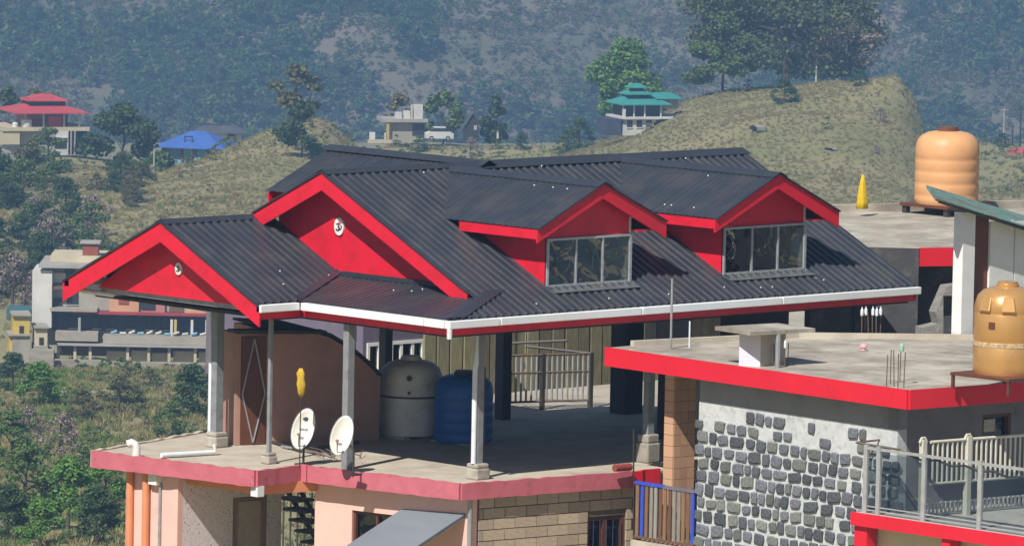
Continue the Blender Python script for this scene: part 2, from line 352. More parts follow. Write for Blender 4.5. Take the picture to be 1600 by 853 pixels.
# ---- dormers
def dormer(xr, xl, xw0, xw1, xe, yf, half):
    D = box('dormer', RED, house, xw0, xw0+.05, .80, 3.0, EZ+.30, EZ+1.62)  # left side wall carries the dormer
    zr = HR-.03; zl = zr-TS*half
    yw = .78
    for sg in (-1, 1):
        sheet('dormer_roof_slope', (xr, 0, zr), (0, 1, 0), (sg, 0, -TS), [[(yf, 0), (YR-.06, 0), (YR-.06-half, half), (yf, half)]], D, pitch=.17, h=.012)
    cap('ridge_cap', (xr, yf-.03, zr), (xr, YR-.1, zr), .2, .2, (-1, 0, -TS), (1, 0, -TS), D, lift=.03)
    for sg in (-1, 1):      # front rake boards
        xt = xr+sg*half
        MB().prism([(xr, yf+.03, zr-.02), (xt, yf+.03, zl-.02), (xt, yf+.03, zl-.27 if sg < 0 else zl-.33), (xr, yf+.03, zr-.30)], (0, .035, 0)).build('fascia', RED, D)
        MB().prism([(xr, yf-.012, zr+.012), (xt, yf-.012, zl+.012), (xt, yf-.012, zl-.018), (xr, yf-.012, zr-.018)], (0, .07, 0)).build('verge_trim', 'ridge_cap_sheet', D)
        xb = xt-sg*.02      # eave boards
        MB().box(min(xb, xb-sg*.035), max(xb, xb-sg*.035), yf+.067, YR-half-.5, zl-.20, zl-.012).build('eave_board', RED, D)
        a, b = sorted((xt-sg*.06, xw0 if sg < 0 else xw1))
        MB().box(a, b, yf+.067, 3.0, zl-.17, zl-.14).build('soffit', RED, D)
    MB().box(xw1-.05, xw1, .80, 3.0, EZ+.30, EZ+1.62).build('side_wall', INNER, D)
    zt = EZ+1.30
    MB().prism([(xw0-.0, yw+.03, zt), (xw1, yw+.03, zt), (xw1, yw+.03, zr-TS*(xw1-xr)-.08), (xr, yw+.03, zr-.06), (xw0, yw+.03, zr-TS*(xr-xw0)-.08)], (0, .05, 0)).build('gable_wall', RED, D)
    MB().box(xw0+.06, xw1-.06, 2.7, 2.74, EZ+.3, EZ+1.34).build('back_wall', DARKR, D)
    MB().box(xw0+.06, xw1-.06, .86, 2.7, EZ+.28, EZ+.33).build('floor', mat('dormer_floor', (.15, .085, .06), .8), D)
    MB().prism([(xw0+.06, .9, zt+.0), (xw1-.06, .9, zt), (xw1-.06, .9, zt+.02), (xw0+.06, .9, zt+.02)], (0, 1.78, 0)).build('ceiling', mat('dormer_ceiling', (.3, .28, .25), .8), D)
    # window: frame, two mullions, three panes
    z0 = EZ+.37; Wf = MB()
    Wf.box(xw0, xw1, yw-.02, yw+.05, z0, z0+.05).box(xw0, xw1, yw-.02, yw+.05, zt-.045, zt-.001)
    Wf.box(xw0, xw0+.045, yw-.018, yw+.048, z0+.05, zt-.045).box(xw1-.06, xw1, yw-.018, yw+.048, z0+.05, zt-.045)
    wf = Wf.build('window_frame', FRAMEW, D)
    u = [xw0+.045, xw0+(xw1-xw0)*.345, xw0+(xw1-xw0)*.66, xw1-.06]
    for k in (1, 2): MB().box(u[k]-.02, u[k]+.02, yw-.01, yw+.04, z0+.05, zt-.045).build('mullion', FRAMEW, D)
    for k in range(3): MB().box(u[k]+(.02 if k else 0), u[k+1]-(.02 if k < 2 else 0), yw+.012, yw+.016, z0+.05, zt-.045).build('pane', GLASS, D)
    MB().prism([(xw0-.02, yw-.03, z0-.02), (xw1+.02, yw-.03, z0-.02), (xw1+.05, yw-.26, EZ+TS*(yw-.26)+.045), (xw0-.02, yw-.26, EZ+TS*(yw-.26)+.045)], (0, 0, .012)).build('sill_flashing', mat('dull_flashing', (.13, .14, .15), .5, (.09, .095, .1), 6), D)
    rr = random.Random(int(xr*10))
    for k in range(4):      # white squiggles behind the glass, standing in for wavy reflections
        x = xw0+.2+rr.random()*(xw1-xw0-.4); z = zt-.05; pts = [(x, 1.1, z)]
        for j in range(6): x += rr.uniform(-.09, .09); z -= rr.uniform(.07, .14); pts.append((x, 1.1+rr.uniform(-.05, .05), z))
        MB().tube(pts, .012, 5).build('cable', PIPE, D)
    return D
dormer(4.45, 2.75, 3.18, 5.40, 6.15, .57, 1.70)
dormer(9.09, 7.38, 7.88, 10.15, 10.81, .49, 1.71)

# roof screws with pale washers
sme = proto_mesh(MB().lathe((0, 0, 0), [(.015, 0), (.015, .012), (.004, .02)], 6), 'roof_screw', GUT)
rr = random.Random(3)
for k in range(0, 46, 2):
    if k < 14: xr = 4.45 if k % 4 else 9.09; u = rr.choice((.35, 1.45)); p = (xr-u, rr.uniform(.8, 3.0), HR-.03-TS*u+.012)
    elif k < 34: x = rr.uniform(2, 12); y = rr.choice((.25, .35, 4.7)); p = (x, y, EZ+TS*y+.034)
    elif k < 40: x = rr.uniform(.2, 1.5); p = (x, rr.uniform(1.2, 4), EZ+TH*x+.014)
    else: x = rr.uniform(-.8, 1.4); y = rr.uniform(4.6, 6.5); p = (x, y, PZ-PT*(PY-y)+.034)
    inst('roof_screw', sme, house, p)

# ---- emblems: white disc with an Om sign
def emblem(x, y, z, r):
    D = MB().prism([(x-.0, y-math.cos(a)*r*.8, z+math.sin(a)*r) for a in np.linspace(0, 2*math.pi, 29)[:-1]], (.035, 0, 0)).build('emblem', WHITE, house)
    def st(pts, w, m):
        b = MB(); b.tube([(x-.006, y-u*r, z+v*r) for u, v in pts], w*r, 6); return b.build('om_stroke', m, D)
    arc = lambda cx, cy, rx, ry, a0, a1, n=9: [(cx+rx*math.cos(math.radians(a)), cy+ry*math.sin(math.radians(a))) for a in np.linspace(a0, a1, n)]
    st(arc(-.16, .14, .22, .16, 150, -80), .07, DARKP); st(arc(-.14, -.22, .30, .22, 85, -165), .08, DARKP)
    st(arc(.22, -.12, .22, .20, 170, 330), .07, DARKP); st(arc(.40, -.02, .10, .14, -60, 140, 6), .06, DARKP)
    st(arc(.12, .52, .26, .20, 200, 340), .06, REDP); st([(.10, .52), (.14, .56)], .08, REDP)
    return D
p = at(529, 354, x=1.66); emblem(1.665, p[1], p[2], .17)
p = at(278, 420, x=-.74); emblem(-.735, p[1], p[2], .118)

# ---- terrace slab
SL = [(-1.98, 7.84), (-1.43, 3.73), (-.13, 3.93), (.46, .12), (4.41, -.33), (5.6, -.45), (12.6, -.2), (12.6, 7.9), (2.2, 9.2)]
MB().prism([(x+.03 if x < 0 else x, y, -.27) for x, y in SL], (0, 0, .27)).build('terrace_floor', CONC, house)
def edge_band(p, q, name='slab_edge', m=PINK, z0=-.285, z1=.035, th=.07):
    p = np.array(p); q = np.array(q); L = np.linalg.norm(q-p); n = max(2, int(L/.16)); d = (q-p)/L; nn = np.array([d[1], -d[0]])
    mb = MB(); rr = random.Random(int(L*1000)); top = []; prof = []
    for i in range(n+1):
        c = p+d*L*i/n; jz = rr.uniform(-.022, .012); jo = rr.uniform(-.006, .006)
        prof.append([(*(c-nn*.02), z0), (*(c+nn*(.05+jo)), z0+rr.uniform(-.008, .008)), (*(c+nn*(.05+jo)), z1+jz), (*(c-nn*.05), z1+jz-.005)])
    b0 = 0
    for pr in prof: mb.v += [tuple(map(float, a)) for a in pr]
    for i in range(n):
        for k in range(4):
            a = i*4+k; b = i*4+(k+1) % 4; mb.f.append((a, a+4, b+4, b))
    mb.f.append((3, 2, 1, 0)); e = n*4; mb.f.append((e, e+1, e+2, e+3))
    return mb.build(name, m, house)
for a, b in zip(SL[:4], SL[1:5]): edge_band(a, b)
edge_band(SL[8], SL[0], m=CONC); edge_band(SL[4], (5.1, -.41), m=REDC)

# ---- columns
def column(px, py, w, d=None, base=.19, bh=.32, m=COLM, top=EZ-.34, round_=False):
    p = at(px, py, z=0.0); x, y = p[0], p[1]; d = d or w
    C = MB().box(x-w/2, x+w/2, y-d/2, y+d/2, .0, top).build('column', m, house, bevel=.01) if not round_ else MB().tube([(x, y, 0), (x, y, top)], w/2, 12).build('column', m, house, smooth=True)
    if base:
        b = base; MB().prism([(x-b, y-b, .0), (x+b, y-b, 0), (x+b, y+b, 0), (x-b, y+b, 0)], (0, 0, bh*.7)).prism([(x-b*.9, y-b*.9, bh*.7), (x+b*.9, y-b*.9, bh*.7), (x+b*.9, y+b*.9, bh*.7), (x-b*.9, y+b*.9, bh*.7)], (0, 0, bh*.3)).build('column_base', CONCL, C, bevel=.03)
    return x, y
cA = column(746, 748, .15, .12, .17, .3)
MB().tube([(cA[0]-.13, cA[1]-.02, .3), (cA[0]-.13, cA[1]-.02, 2.05), (cA[0]-.05, cA[1], 2.4), (cA[0]-.05, cA[1], EZ-.35)], .05, 10).build('downpipe', PIPE, house, smooth=True)
MB().tube([(cA[0]+.12, cA[1]+.0, .3), (cA[0]+.12, cA[1]+.0, 2.1)], .03, 8).build('conduit', DKST, house)
cB = column(542, 733, .17, .15, 0)
cC = column(420, 724, .075, .075, .12, .22)
cD = column(338, 698, .19, .16, .17, .30)
MB().tube([(cD[0]-.02, cD[1]+.17, .1), (cD[0]-.02, cD[1]+.17, 2.6), (cD[0]-.3, cD[1]+1.2, 2.72), (-.9, 9.5, EZ-.2), (-.95, 9.75, EZ-.1)], .05, 10).build('downpipe', PIPE, house, smooth=True)
q0 = at(335, 706, z=.06); q1 = at(252, 711, z=.06); MB().tube([q0+(0, 0, .15), q0, lerp(q0, q1, .5), q1], .05, 10).build('drain_pipe', PIPE, house, smooth=True)
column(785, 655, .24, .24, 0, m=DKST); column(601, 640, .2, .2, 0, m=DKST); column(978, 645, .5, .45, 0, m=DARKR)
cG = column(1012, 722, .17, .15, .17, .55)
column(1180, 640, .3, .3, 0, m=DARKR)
p = at(213, 712, z=.02); d = -RH
MB().tube([p, p+(0, 0, .16), p+(0, 0, .22)+d*.03, p+(0, 0, .25)+d*.09, p+(0, 0, .22)+d*.17], .078, 12).build('vent_pipe', WHITE, house, smooth=True)

# ---- stair cabin on the terrace
c0 = at(367, 690, z=0.); c1 = at(415, 694, z=0.); c2 = at(592, 688, z=0.)
dv = (c2-c1)[:2]; dv /= np.linalg.norm(dv); nv = np.array([dv[1], -dv[0]]); pn = (nv[0], nv[1], 0); pc = nv@c1[:2]
back = np.array([-nv[0], -nv[1], 0])*1.6
prof = [(415, 694), (592, 688), (594, 590), (575, 570), (545, 545), (515, 527), (490, 520), (415, 516)]
P3 = [at(a, b, n=pn, c=pc) for a, b in prof]; P3[0][2] = P3[1][2] = 0.002
SC = MB().prism(P3, back).build('stair_cabin', BROWN, house)
rim = [at(a, b-3, n=pn, c=pc)-back*.06 for a, b in prof[2:]]
mbr = MB()
for a, b in zip(rim[:-1], rim[1:]): mbr.prism([a, b, b+(0, 0, .05), a+(0, 0, .05)], back*1.1)
mbr.build('cabin_roof', DARKR, SC)
pl = MB(); d0 = at(367, 690, n=pn, c=pc); d1 = at(414, 694, n=pn, c=pc)
zt = at(390, 521, n=pn, c=pc)[2]
pl.prism([(d0[0], d0[1], .01), (d1[0], d1[1], .01), (d1[0], d1[1], zt), (d0[0], d0[1], zt)], back*.5).build('door_surround', BROWN, SC)
o_ = np.array([nv[0], nv[1], 0])
e0 = lerp(d0, d1, .16); e1 = lerp(d0, d1, .98)
DR = MB().prism([(e0[0], e0[1], .03), (e1[0], e1[1], .03), (e1[0], e1[1], zt-.06), (e0[0], e0[1], zt-.06)], o_*.03).build('door', DOORM, SC)
md = lerp(e0, e1, .5)
for (u0, z0), (u1, z1) in (((.5, .05), (.04, 1.0)), ((.04, 1.0), (.5, zt-.1)), ((.5, zt-.1), (.96, 1.0)), ((.96, 1.0), (.5, .05))):
    a = lerp(e0, e1, u0)+o_*.045; b = lerp(e0, e1, u1)+o_*.045; a[2] = z0; b[2] = z1
    MB().tube([a, b], .017, 6).build('door_brace', STEEL, DR)
lp = at(360, 519, n=pn, c=pc); MB().prism([lp-o_*.02, at(500, 519, n=pn, c=pc), at(500, 514, n=pn, c=pc), at(355, 513, n=pn, c=pc)], o_*.35).build('canopy', DARKR, SC)

# ---- lower storey, left faces
n2 = np.array([.988, .153]); c_2 = n2@np.array([.46, .12])+.3
def W2(px, py): return at(px, py, n=(n2[0], n2[1], 0), c=c_2)
def wall_open(name, p, q, z0, z1, th, ops, m, parent, side=0.0):
    """upright wall p->q (xy) with openings (u0,u1,za,zb) along it, boxes butted end to end"""
    p = np.array(p[:2]); q = np.array(q[:2]); L = np.linalg.norm(q-p); d = (q-p)/L; mb = MB()
    us = sorted({0., L, *[o[0] for o in ops], *[o[1] for o in ops]})
    for a, b in zip(us[:-1], us[1:]):
        cuts = sorted([(o[2], o[3]) for o in ops if o[0] <= a+1e-6 and o[1] >= b-1e-6]); z = z0
        for ca, cb in cuts+[(z1, z1)]:
            if ca > z+1e-4: mb.obox(p+d*a, p+d*b, th, z, ca, side)
            z = max(z, cb)
    return mb.build(name, m, parent)
a = W2(492, 800); b = W2(735, 800); wz0 = W2(555, 853)[2]-.2; wz1 = W2(555, 797)[2]
ops = [(np.linalg.norm((W2(550, 800)-a)[:2]), np.linalg.norm((W2(622, 800)-a)[:2]), -1.75, wz1)]
wall_open('wall', a, b, -12, -.27, .2, ops, PWALL, house, side=.1)
wa = W2(550, 800); wb = W2(622, 800)
mbw = MB().obox(wa, lerp(wa, wb, .05), .1, -1.75, wz1, .1).obox(lerp(wa, wb, .95), wb, .1, -1.75, wz1, .1).obox(lerp(wa, wb, .48), lerp(wa, wb, .52), .08, -1.75, wz1-.06, .1).obox(lerp(wa, wb, .05), lerp(wa, wb, .95), .09, wz1-.06, wz1, .1)
WN = mbw.build('window', DOORM, house)
MB().obox(lerp(wa, wb, .05), lerp(wa, wb, .95), .01, -1.7, wz1-.07, .12).build('pane', TINT, WN)
MB().obox(wa, wb, .02, -1.8, wz1+.05, .9).build('back_wall', DARKR, house)
p = W2(735, 830); MB().tube([(p[0]-.02, p[1]-.0, -.28), (p[0]-.02, p[1], -12)], .045, 8).build('downpipe', STEEL, house)
# canopy sheet
k0 = W2(628, 797); k1 = W2(728, 804); out = np.array([-2.1, -.3, -.72])
CN = MB().prism([k0, k1, k1+out, k0+out], (0, 0, .03)).build('lean_to_roof', CANOPY, house)
MB().tube([k0+(.03, 0, -.03), k0+out+(0, .0, -.03)], .03, 6).build('rafter', STEEL, CN)
MB().tube([k1+(.03, .05, -.03), k1+out+(0, .05, -.03)], .03, 6).build('rafter', STEEL, CN)
# pier at the left with orange pipes, recessed tiled wall, beam, steel stair
pA = at(197, 760, x=-1.58); pB = at(278, 770, x=-1.52)
MB().prism([(-1.58, pA[1], -12), (pB[0], pB[1], -12), (-.9, pB[1]+.03, -12), (-.9, pA[1], -12)], (0, 0, 12-.27)).build('pier', PWALL, house)
for px in (203, 228):
    q = at(px, 780, x=-1.63); MB().tube([(q[0], q[1], -12), (q[0], q[1], -.28)], .075, 12).build('corner_pipe', ORANGE, house, smooth=True)
q = at(250, 780, x=-1.57); MB().tube([(q[0], q[1], -12), (q[0], q[1], -.45)], .03, 8).build('conduit', STEEL, house)
MB().box(q[0]-.12, q[0]+.04, q[1]-.02, q[1]+.22, -.50, -.30).build('junction_box', WHITE, house)
tw0 = np.array([pB[0]+.002, pB[1]+.004, 0]); tw1 = at(440, 800, y=pB[1]-.05)
TILE = mat('speckled_tile', (.68, .62, .63), .5, (.60, .54, .55), 9, dirt=(.16, .13, .16), dscale=20, dlo=.58, dhi=.62)
L_ = np.linalg.norm((tw1-tw0)[:2])
def TWu(px): return float((at(px, 800, y=pB[1])-tw0)[0])
ops = [(TWu(363), TWu(415), -12, -.80)]
wall_open('tiled_wall', tw0, tw1, -12, -.27, .15, ops, TILE, house, side=.08)
dt = (tw1-tw0)/L_; dt[2] = 0; ka = tw0+dt*TWu(364); kb = tw0+dt*TWu(414)
DO = MB().obox(ka, lerp(ka, kb, .12), .12, -2.9, -.80, .06).obox(lerp(ka, kb, .88), kb, .12, -2.9, -.80, .06).obox(lerp(ka, kb, .12), lerp(ka, kb, .88), .11, -.9, -.80, .06).build('door_frame', mat('door_frame_brown', (.26, .17, .11), .6), house)
MB().obox(lerp(ka, kb, .12), lerp(ka, kb, .88), .04, -2.9, -.9, .08).build('door', mat('door_grey', (.42, .36, .28), .6, (.36, .30, .23), 5), DO)
MB().prism([(-1.36, 6.9, -.46), (-1.22, 4.0, -.46), (-.9, 4.0, -.46), (-1.0, 6.9, -.46)], (0, 0, .19)).build('beam', ORANGE, house)
MB().prism([(-1.1, 3.98, -.48), (.45, 3.75, -.48), (.45, 4.05, -.48), (-1.1, 4.2, -.48)], (0, 0, .21)).build('beam', ORANGE, house)
q = at(401, 762, x=-1.36); MB().box(q[0]-.06, q[0]+.1, q[1]-.1, q[1]+.1, -.47, -.27).build('beam_end', PIPE, house)
STR = MB().tube([at(450, 768, x=1.9), at(500, 853, x=1.9), at(520, 890, x=1.9)], .05, 6).build('stair_stringer', DKST, house)
MB().tube([at(470, 768, x=1.9), at(530, 868, x=1.9)], .045, 6).build('stair_rail', DKST, STR)
for k in range(6):
    q = at(444+k*9, 778+k*17, x=1.45); MB().box(q[0]-.1, q[0]+.3, q[1]-.55, q[1]+.1, q[2]-.02, q[2]+.03).build('stair_tread', DKST, STR)
for k in range(5):
    q = at(443+k*11, 800, x=2.2); MB().tube([(q[0], q[1], -3), (q[0], q[1], -.9)], .02, 6).build('baluster', WHITE, STR)

# ---- block wall facing right of the corner
n3 = np.array([.113, .994]); c_3 = n3@np.array([.46, .12])+.13
def W3(px, py): return at(px, py, n=(n3[0], n3[1], 0), c=c_3)
a = W3(738, 800); b = W3(990, 800); d3 = (b-a); d3[2] = 0; L3 = np.linalg.norm(d3); d3 /= L3
w0 = np.linalg.norm((W3(918, 800)-a)[:2]); w1 = np.linalg.norm((W3(978, 800)-a)[:2]); wt = W3(940, 806)[2]
wall_open('block_wall', a, b, -12, -.27, .16, [(w0, w1, -2.6, wt)], JOINT, house, side=.10)
bw, bh = .50, .205; row = 0; z = -.29-bh; bm0 = proto_mesh(MB().box(-.5, .5, -.5, .5, -.5, .5), 'block', BLOCK)
first = True; no = np.array([n3[0], n3[1], 0])
ang = math.atan2(d3[1], d3[0])
while z > -2.3:
    u = -(row % 2)*bw/2; k = 0
    while u < L3:
        u0, u1 = max(u, .14), min(u+bw, L3)
        for s0, s1 in ([(u0, u1)] if (z > wt or u1 <= w0 or u0 >= w1) else [(u0, min(u1, w0)), (max(u0, w1), u1)]):
            if s1-s0 > .06:
                cc = a+d3*((s0+s1)/2); cc[2] = z+bh/2; cc = cc+no*(.015+random.uniform(-.006, .006))
                o = inst('block', bm0, house, cc)
                o.scale = (s1-s0-.018, .06, bh-.018); o.rotation_euler = (0, 0, ang)
        u += bw
    row += 1; z -= bh
pa = a+d3*w0; pb = a+d3*w1
WN = MB().obox(pa, lerp(pa, pb, .08), .12, -2.6, wt, .1).obox(lerp(pa, pb, .92), pb, .12, -2.6, wt, .1).obox(lerp(pa, pb, .46), lerp(pa, pb, .54), .1, -2.6, wt-.08, .1).obox(lerp(pa, pb, .08), lerp(pa, pb, .92), .1, wt-.08, wt, .1).build('window', DOORM, house)
MB().obox(lerp(pa, pb, .08), lerp(pa, pb, .92), .01, -2.6, wt-.08, .13).build('pane', TINT, WN)
for k in range(5): q = lerp(pa, pb, .16+.17*k); MB().tube([(q[0]-.0, q[1]-.0, -2.6), (q[0], q[1], wt-.08)], .010, 6).build('window_bar', mat('navy_bar', (.03, .035, .09), .6), WN)
MB().obox(pa, pb, .02, -2.7, wt+.05, .9).build('back_wall', DARKR, house)
MB().prism([(.6, .3, -12), (4.9, -.1, -12), (12.4, 0, -12), (12.4, 7.7, -12), (2.6, 8.9, -12), (2.2, 5, -12)], (0, 0, 8.4)).build('foundation', JOINT, house)
# ------------------------------------------------------------------ on the terrace
def tank(name, label, cat, base, r, h, m, style, parts_mat, ribs=5, k=40, group=None):
    T = thing(name, label, cat, base, group); x, y, z = base
    prof = [(r*.96, 0), (r, .04*h)]
    if style == 'ring':
        for i in range(ribs):
            z0 = h*(.06+.62*i/ribs); dz = h*.62/ribs
            prof += [(r, z0+dz*.15), (r*.991, z0+dz*.22), (r*.991, z0+dz*.48), (r, z0+dz*.55), (r, z0+dz*.95)]
        prof += [(r*.99, h*.74), (r*.93, h*.82), (r*.80, h*.88), (r*.62, h*.915), (r*.36, h*.935), (r*.34, h*.935)]
    else:
        prof += [(r, h*.33), (r*.975, h*.345), (r*.975, h*.36), (r, h*.375), (r, h*.66), (r*.985, h*.67), (r*.985, h*.68), (r, h*.69), (r*.98, h*.76), (r*.90, h*.85), (r*.74, h*.91), (r*.5, h*.945), (r*.33, h*.955)]
    wob = None
    if style == 'ring': wob = lambda a, zz: 1-.012*max(0, math.cos(a*14))*(1 if zz > h*.7 else 0)
    B = MB().lathe((x, y, z), prof, k, wob).build('tank_body', m, T, smooth=True)
    lz = h*(.935 if style == 'ring' else .955)
    L_ = MB().lathe((x, y, z+lz), [(r*.34, -.01), (r*.34, h*.025), (r*.30, h*.03), (r*.30, h*.05), (r*.1, h*.06)], 28).build('lid', parts_mat, T, smooth=True)
    return T, B, L_
WTANK = mat('grey_white_tank', (.74, .72, .66), .55, (.64, .62, .56), 3, dirt=(.42, .39, .33), dscale=4, dlo=.55, dhi=.8)
BTANK = mat('blue_tank', (.012, .12, .42), .4, (.010, .10, .36), 3, dirt=(.10, .14, .22), dscale=5, dlo=.6, dhi=.85)
p = at(636, 680, z=.06); base = (p[0]+.3, p[1]+.25, .06)
T, B, L_ = tank('water_tank', 'grey-white cylindrical water tank in the shade beside the brown stair cabin', 'water tank', base, .63, 1.52, WTANK, 'band', WTANK)
MB().lathe((base[0], base[1], base[2]), [(.635, .74), (.637, .75), (.637, .77), (.635, .78)], 40).build('band', DKST, T, smooth=True)
for dz, s_ in ((1.15, .055), (.86, .03)): q = at(608, 600, z=base[2]+dz); MB().tube([(base[0]-.44, base[1]-.44, base[2]+dz), (base[0]-.48, base[1]-.48, base[2]+dz)], s_, 10).build('outlet', DKST, T)
MB().tube([(base[0]-.58, base[1]+.2, .12), (base[0]-.75, base[1]+.3, .12), (base[0]-.75, base[1]+.3, .5), (base[0]-.72, base[1]+.4, .75)], .03, 8).build('pipe', DKST, T)
for k in range(3): MB().box(base[0]-.6+.5*k, base[0]-.45+.5*k, base[1]-.5, base[1]+.5, 0.003, .06).build('support', CONC, T)
p = at(722, 692, z=.03); base = (p[0]+.3, p[1]+.3, .03)
T, B, L_ = tank('water_tank', 'dark blue ribbed cylindrical water tank standing behind a grey column', 'water tank', base, .58, 1.40, BTANK, 'ring', DKST, 4)
for k in range(2): MB().box(base[0]-.4+.6*k, base[0]-.2+.6*k, base[1]-.5, base[1]+.5, 0.003, .03).build('support', CONC, T)

DISH = mat('dish_white', (.72, .70, .64), .5, (.64, .62, .56), 4, dirt=(.45, .43, .38), dscale=6, dlo=.6, dhi=.85)
def dish(name, label, px, py, hw, hh, foot, tilt, marks):
    c = at(px, py, z=at(px, py, n=(1, 0, 0), c=at(*foot, z=0.)[0])[2]); f = at(*foot, z=0.0)
    T = thing(name, label, 'satellite dish', (f[0], f[1], 0), 'satellite dishes on the terrace edge')
    nrm = np.array(tilt, float); nrm /= np.linalg.norm(nrm)
    a = np.cross((0, 0, 1.0), nrm); a /= np.linalg.norm(a); b = np.cross(nrm, a); ca, sa = math.cos(-.22), math.sin(-.22); a, b = a*ca+b*sa, b*ca-a*sa
    R = hh; mb = MB(); K = 32; J = 7
    for j in range(J+1):
        rr = j/J
        for i in range(K):
            an = 2*math.pi*i/K; mb.v.append(tuple(c+a*math.cos(an)*rr*hw+b*math.sin(an)*rr*R+nrm*(.10*rr*rr)))
    for j in range(J):
        for i in range(K):
            p0 = j*K+i; p1 = j*K+(i+1) % K; mb.f.append((p0, p1, p1+K, p0+K))
    D = mb.build('reflector', DISH, T, smooth='all'); sd = D.modifiers.new('s', 'SOLIDIFY'); sd.thickness = .012; sd.offset = 0
    MB().tube([c+a*math.cos(t_)*hw+b*math.sin(t_)*R+nrm*.10 for t_ in np.linspace(0, 2*math.pi, 33)], .008, 6).build('rim', STEEL, D)
    base = np.array([f[0], f[1], 0.0]); bk = c-nrm*.12
    MB().tube([base, (base[0], base[1], bk[2]*.7), bk, c-nrm*.0], .022, 8).build('mast', DKST, T)
    MB().box(base[0]-.12, base[0]+.12, base[1]-.12, base[1]+.12, .002, .03).build('foot', DKST, T)
    tip = c+nrm*.36-b*.16; MB().tube([c-b*R*.9+nrm*.05, tip], .012, 6).build('feed_arm', STEEL, T)
    MB().tube([tip-nrm*.03, tip+nrm*.06-b*.01], .03, 10).build('receiver', mat('receiver_brown', (.3, .16, .09), .5), T)
    if marks:
        for (u, v, s_, m) in marks:
            q = c+a*u*hw+b*v*R+nrm*(.10*(u*u+v*v)+.012)
            MB().prism([q+a*s_*math.cos(t_)+b*s_*.8*math.sin(t_) for t_ in np.linspace(0, 2*math.pi, 11)[:-1]], nrm*.003).build('print_mark', m, D)
    return T
GREYP = mat('grey_print', (.25, .25, .26), .6)
dish('satellite_dish', 'white satellite dish with a dark printed logo beside the yellow flag pole', 475, 671, .215, .40, (474, 726), (-.9, -.75, .35), [(-.1, .52, .055, DARKP), (-.05, .48, .03, WHITE), (.25, .02, .035, GREYP), (-.05, .0, .03, GREYP), (-.3, -.02, .03, GREYP), (.1, -.42, .04, GREYP), (-.15, -.45, .03, GREYP)])
dish('satellite_dish', 'plain white satellite dish with faint mark beside the grey terrace column', 535, 681, .205, .385, (552, 742), (-.9, -.75, .35), [(.05, -.42, .045, GREYP), (-.2, -.44, .03, GREYP)])
# yellow flag on a thin pole
FLAG = mat('yellow_cloth', (.76, .52, .06), .8, (.66, .42, .04), 8, trans=.3)
f = at(468, 732, z=0.); T = thing('flag_pole', 'furled yellow flag on a thin pole behind the satellite dishes', 'flag', (f[0], f[1], 0))
zt = at(469, 575, n=(1, 0, 0), c=f[0])[2]; zb = at(469, 620, n=(1, 0, 0), c=f[0])[2]
MB().tube([(f[0], f[1], .002), (f[0], f[1], zt+.03)], .011, 6).build('pole', DKST, T)
MB().lathe((f[0], f[1], 0), [(.02, zb), (.06, zb+.08), (.075, zb+.25), (.055, zb+.36), (.07, zb+.45), (.03, zt)], 14, lambda a, z: 1+.35*math.sin(3*a+z*7)).build('cloth', FLAG, T, smooth='all')
# loose pipes and rubble by the dishes
RUB = mat('rubble', (.2, .15, .11), .9, (.14, .1, .08), 5)
for k, (a, b, r_) in enumerate((((425, 690), (470, 704), .03), ((440, 697), (520, 712), .025), ((495, 700), (560, 690), .03))):
    q0 = at(*a, z=.04); q1 = at(*b, z=.04)
    o = MB().tube([q0, lerp(q0, q1, .5)+(0, 0, .01), q1], r_, 8).build('loose_pipe', (DKST, STEEL, RUB)[k], None)
    tag(o, ('dark pipe lying on the terrace below the yellow flag', 'thin grey pipe lying under the first satellite dish', 'brown pipe lying behind the plain satellite dish')[k], 'pipe')
f = at(530, 716, z=0.); T = thing('branch_pile', 'small pile of dry brown branches between the two satellite dishes', 'branches', (f[0], f[1], 0))
rb = random.Random(4)
for k in range(16):
    a_ = f+np.array([rb.uniform(-.35, .35), rb.uniform(-.35, .35), rb.uniform(.02, .1)]); an = rb.uniform(0, 3.1); l_ = rb.uniform(.3, .6); b_ = a_+np.array([math.cos(an)*l_, math.sin(an)*l_, rb.uniform(0, .16)])
    MB().tube([a_, lerp(a_, b_, .5)+(rb.uniform(-.05, .05), rb.uniform(-.05, .05), .03), b_], .014, 5, r1=.006).build('branch', RUB, T)
# ------------------------------------------------------------------ yard and things behind the terrace
YD = MB().prism([(5.6, 8.8, -12), (12.7, 8.0, -12), (12.7, -2, -12), (40, -12, -12), (46, 22.6, -12), (*at(560, 600, y=22.6)[:2], -12), (*at(560, 600, y=17)[:2], -12)], (0, 0, 11.85)).build('yard', mat('yard_concrete', (.40, .37, .31), .9, (.31, .28, .23), .6, dirt=(.2, .18, .14), dscale=.5), None); YD['kind'] = 'structure'
def bars(T, a, b, z0, z1, n, r, m, name='bar', skip=()):
    for k in range(n):
        if k in skip: continue
        q = lerp(a, b, (k+.5)/n); MB().box(q[0]-r, q[0]+r, q[1]-r, q[1]+r, z0, z1).build(name, m, T)
r0 = at(785, 640, z=-.13); r1 = at(922, 636, z=-.13); T = thing('railing', 'rusty open metal railing at the far side of the shaded terrace', 'railing', (r0[0], r0[1], -.14))
zt = at(922, 552, n=(1, 0, 0), c=r1[0])[2]; zt0 = at(785, 552, n=(1, 0, 0), c=r0[0])[2]
RST = mat('rusty_railing', (.16, .12, .09), .7, (.10, .07, .05), 9)
GRB = mat('pale_grey_bar', (.36, .37, .37), .6, (.28, .285, .285), 7)
for nm, zz in (('top_rail', zt), ('middle_rail', .62), ('bottom_rail', .02)):
    MB().tube([(r0[0], r0[1], zz), (r1[0], r1[1], zz)], .025, 6).build(nm, RST, T)
bars(T, r0, r1, .03, zt-.02, 17, .016, GRB)
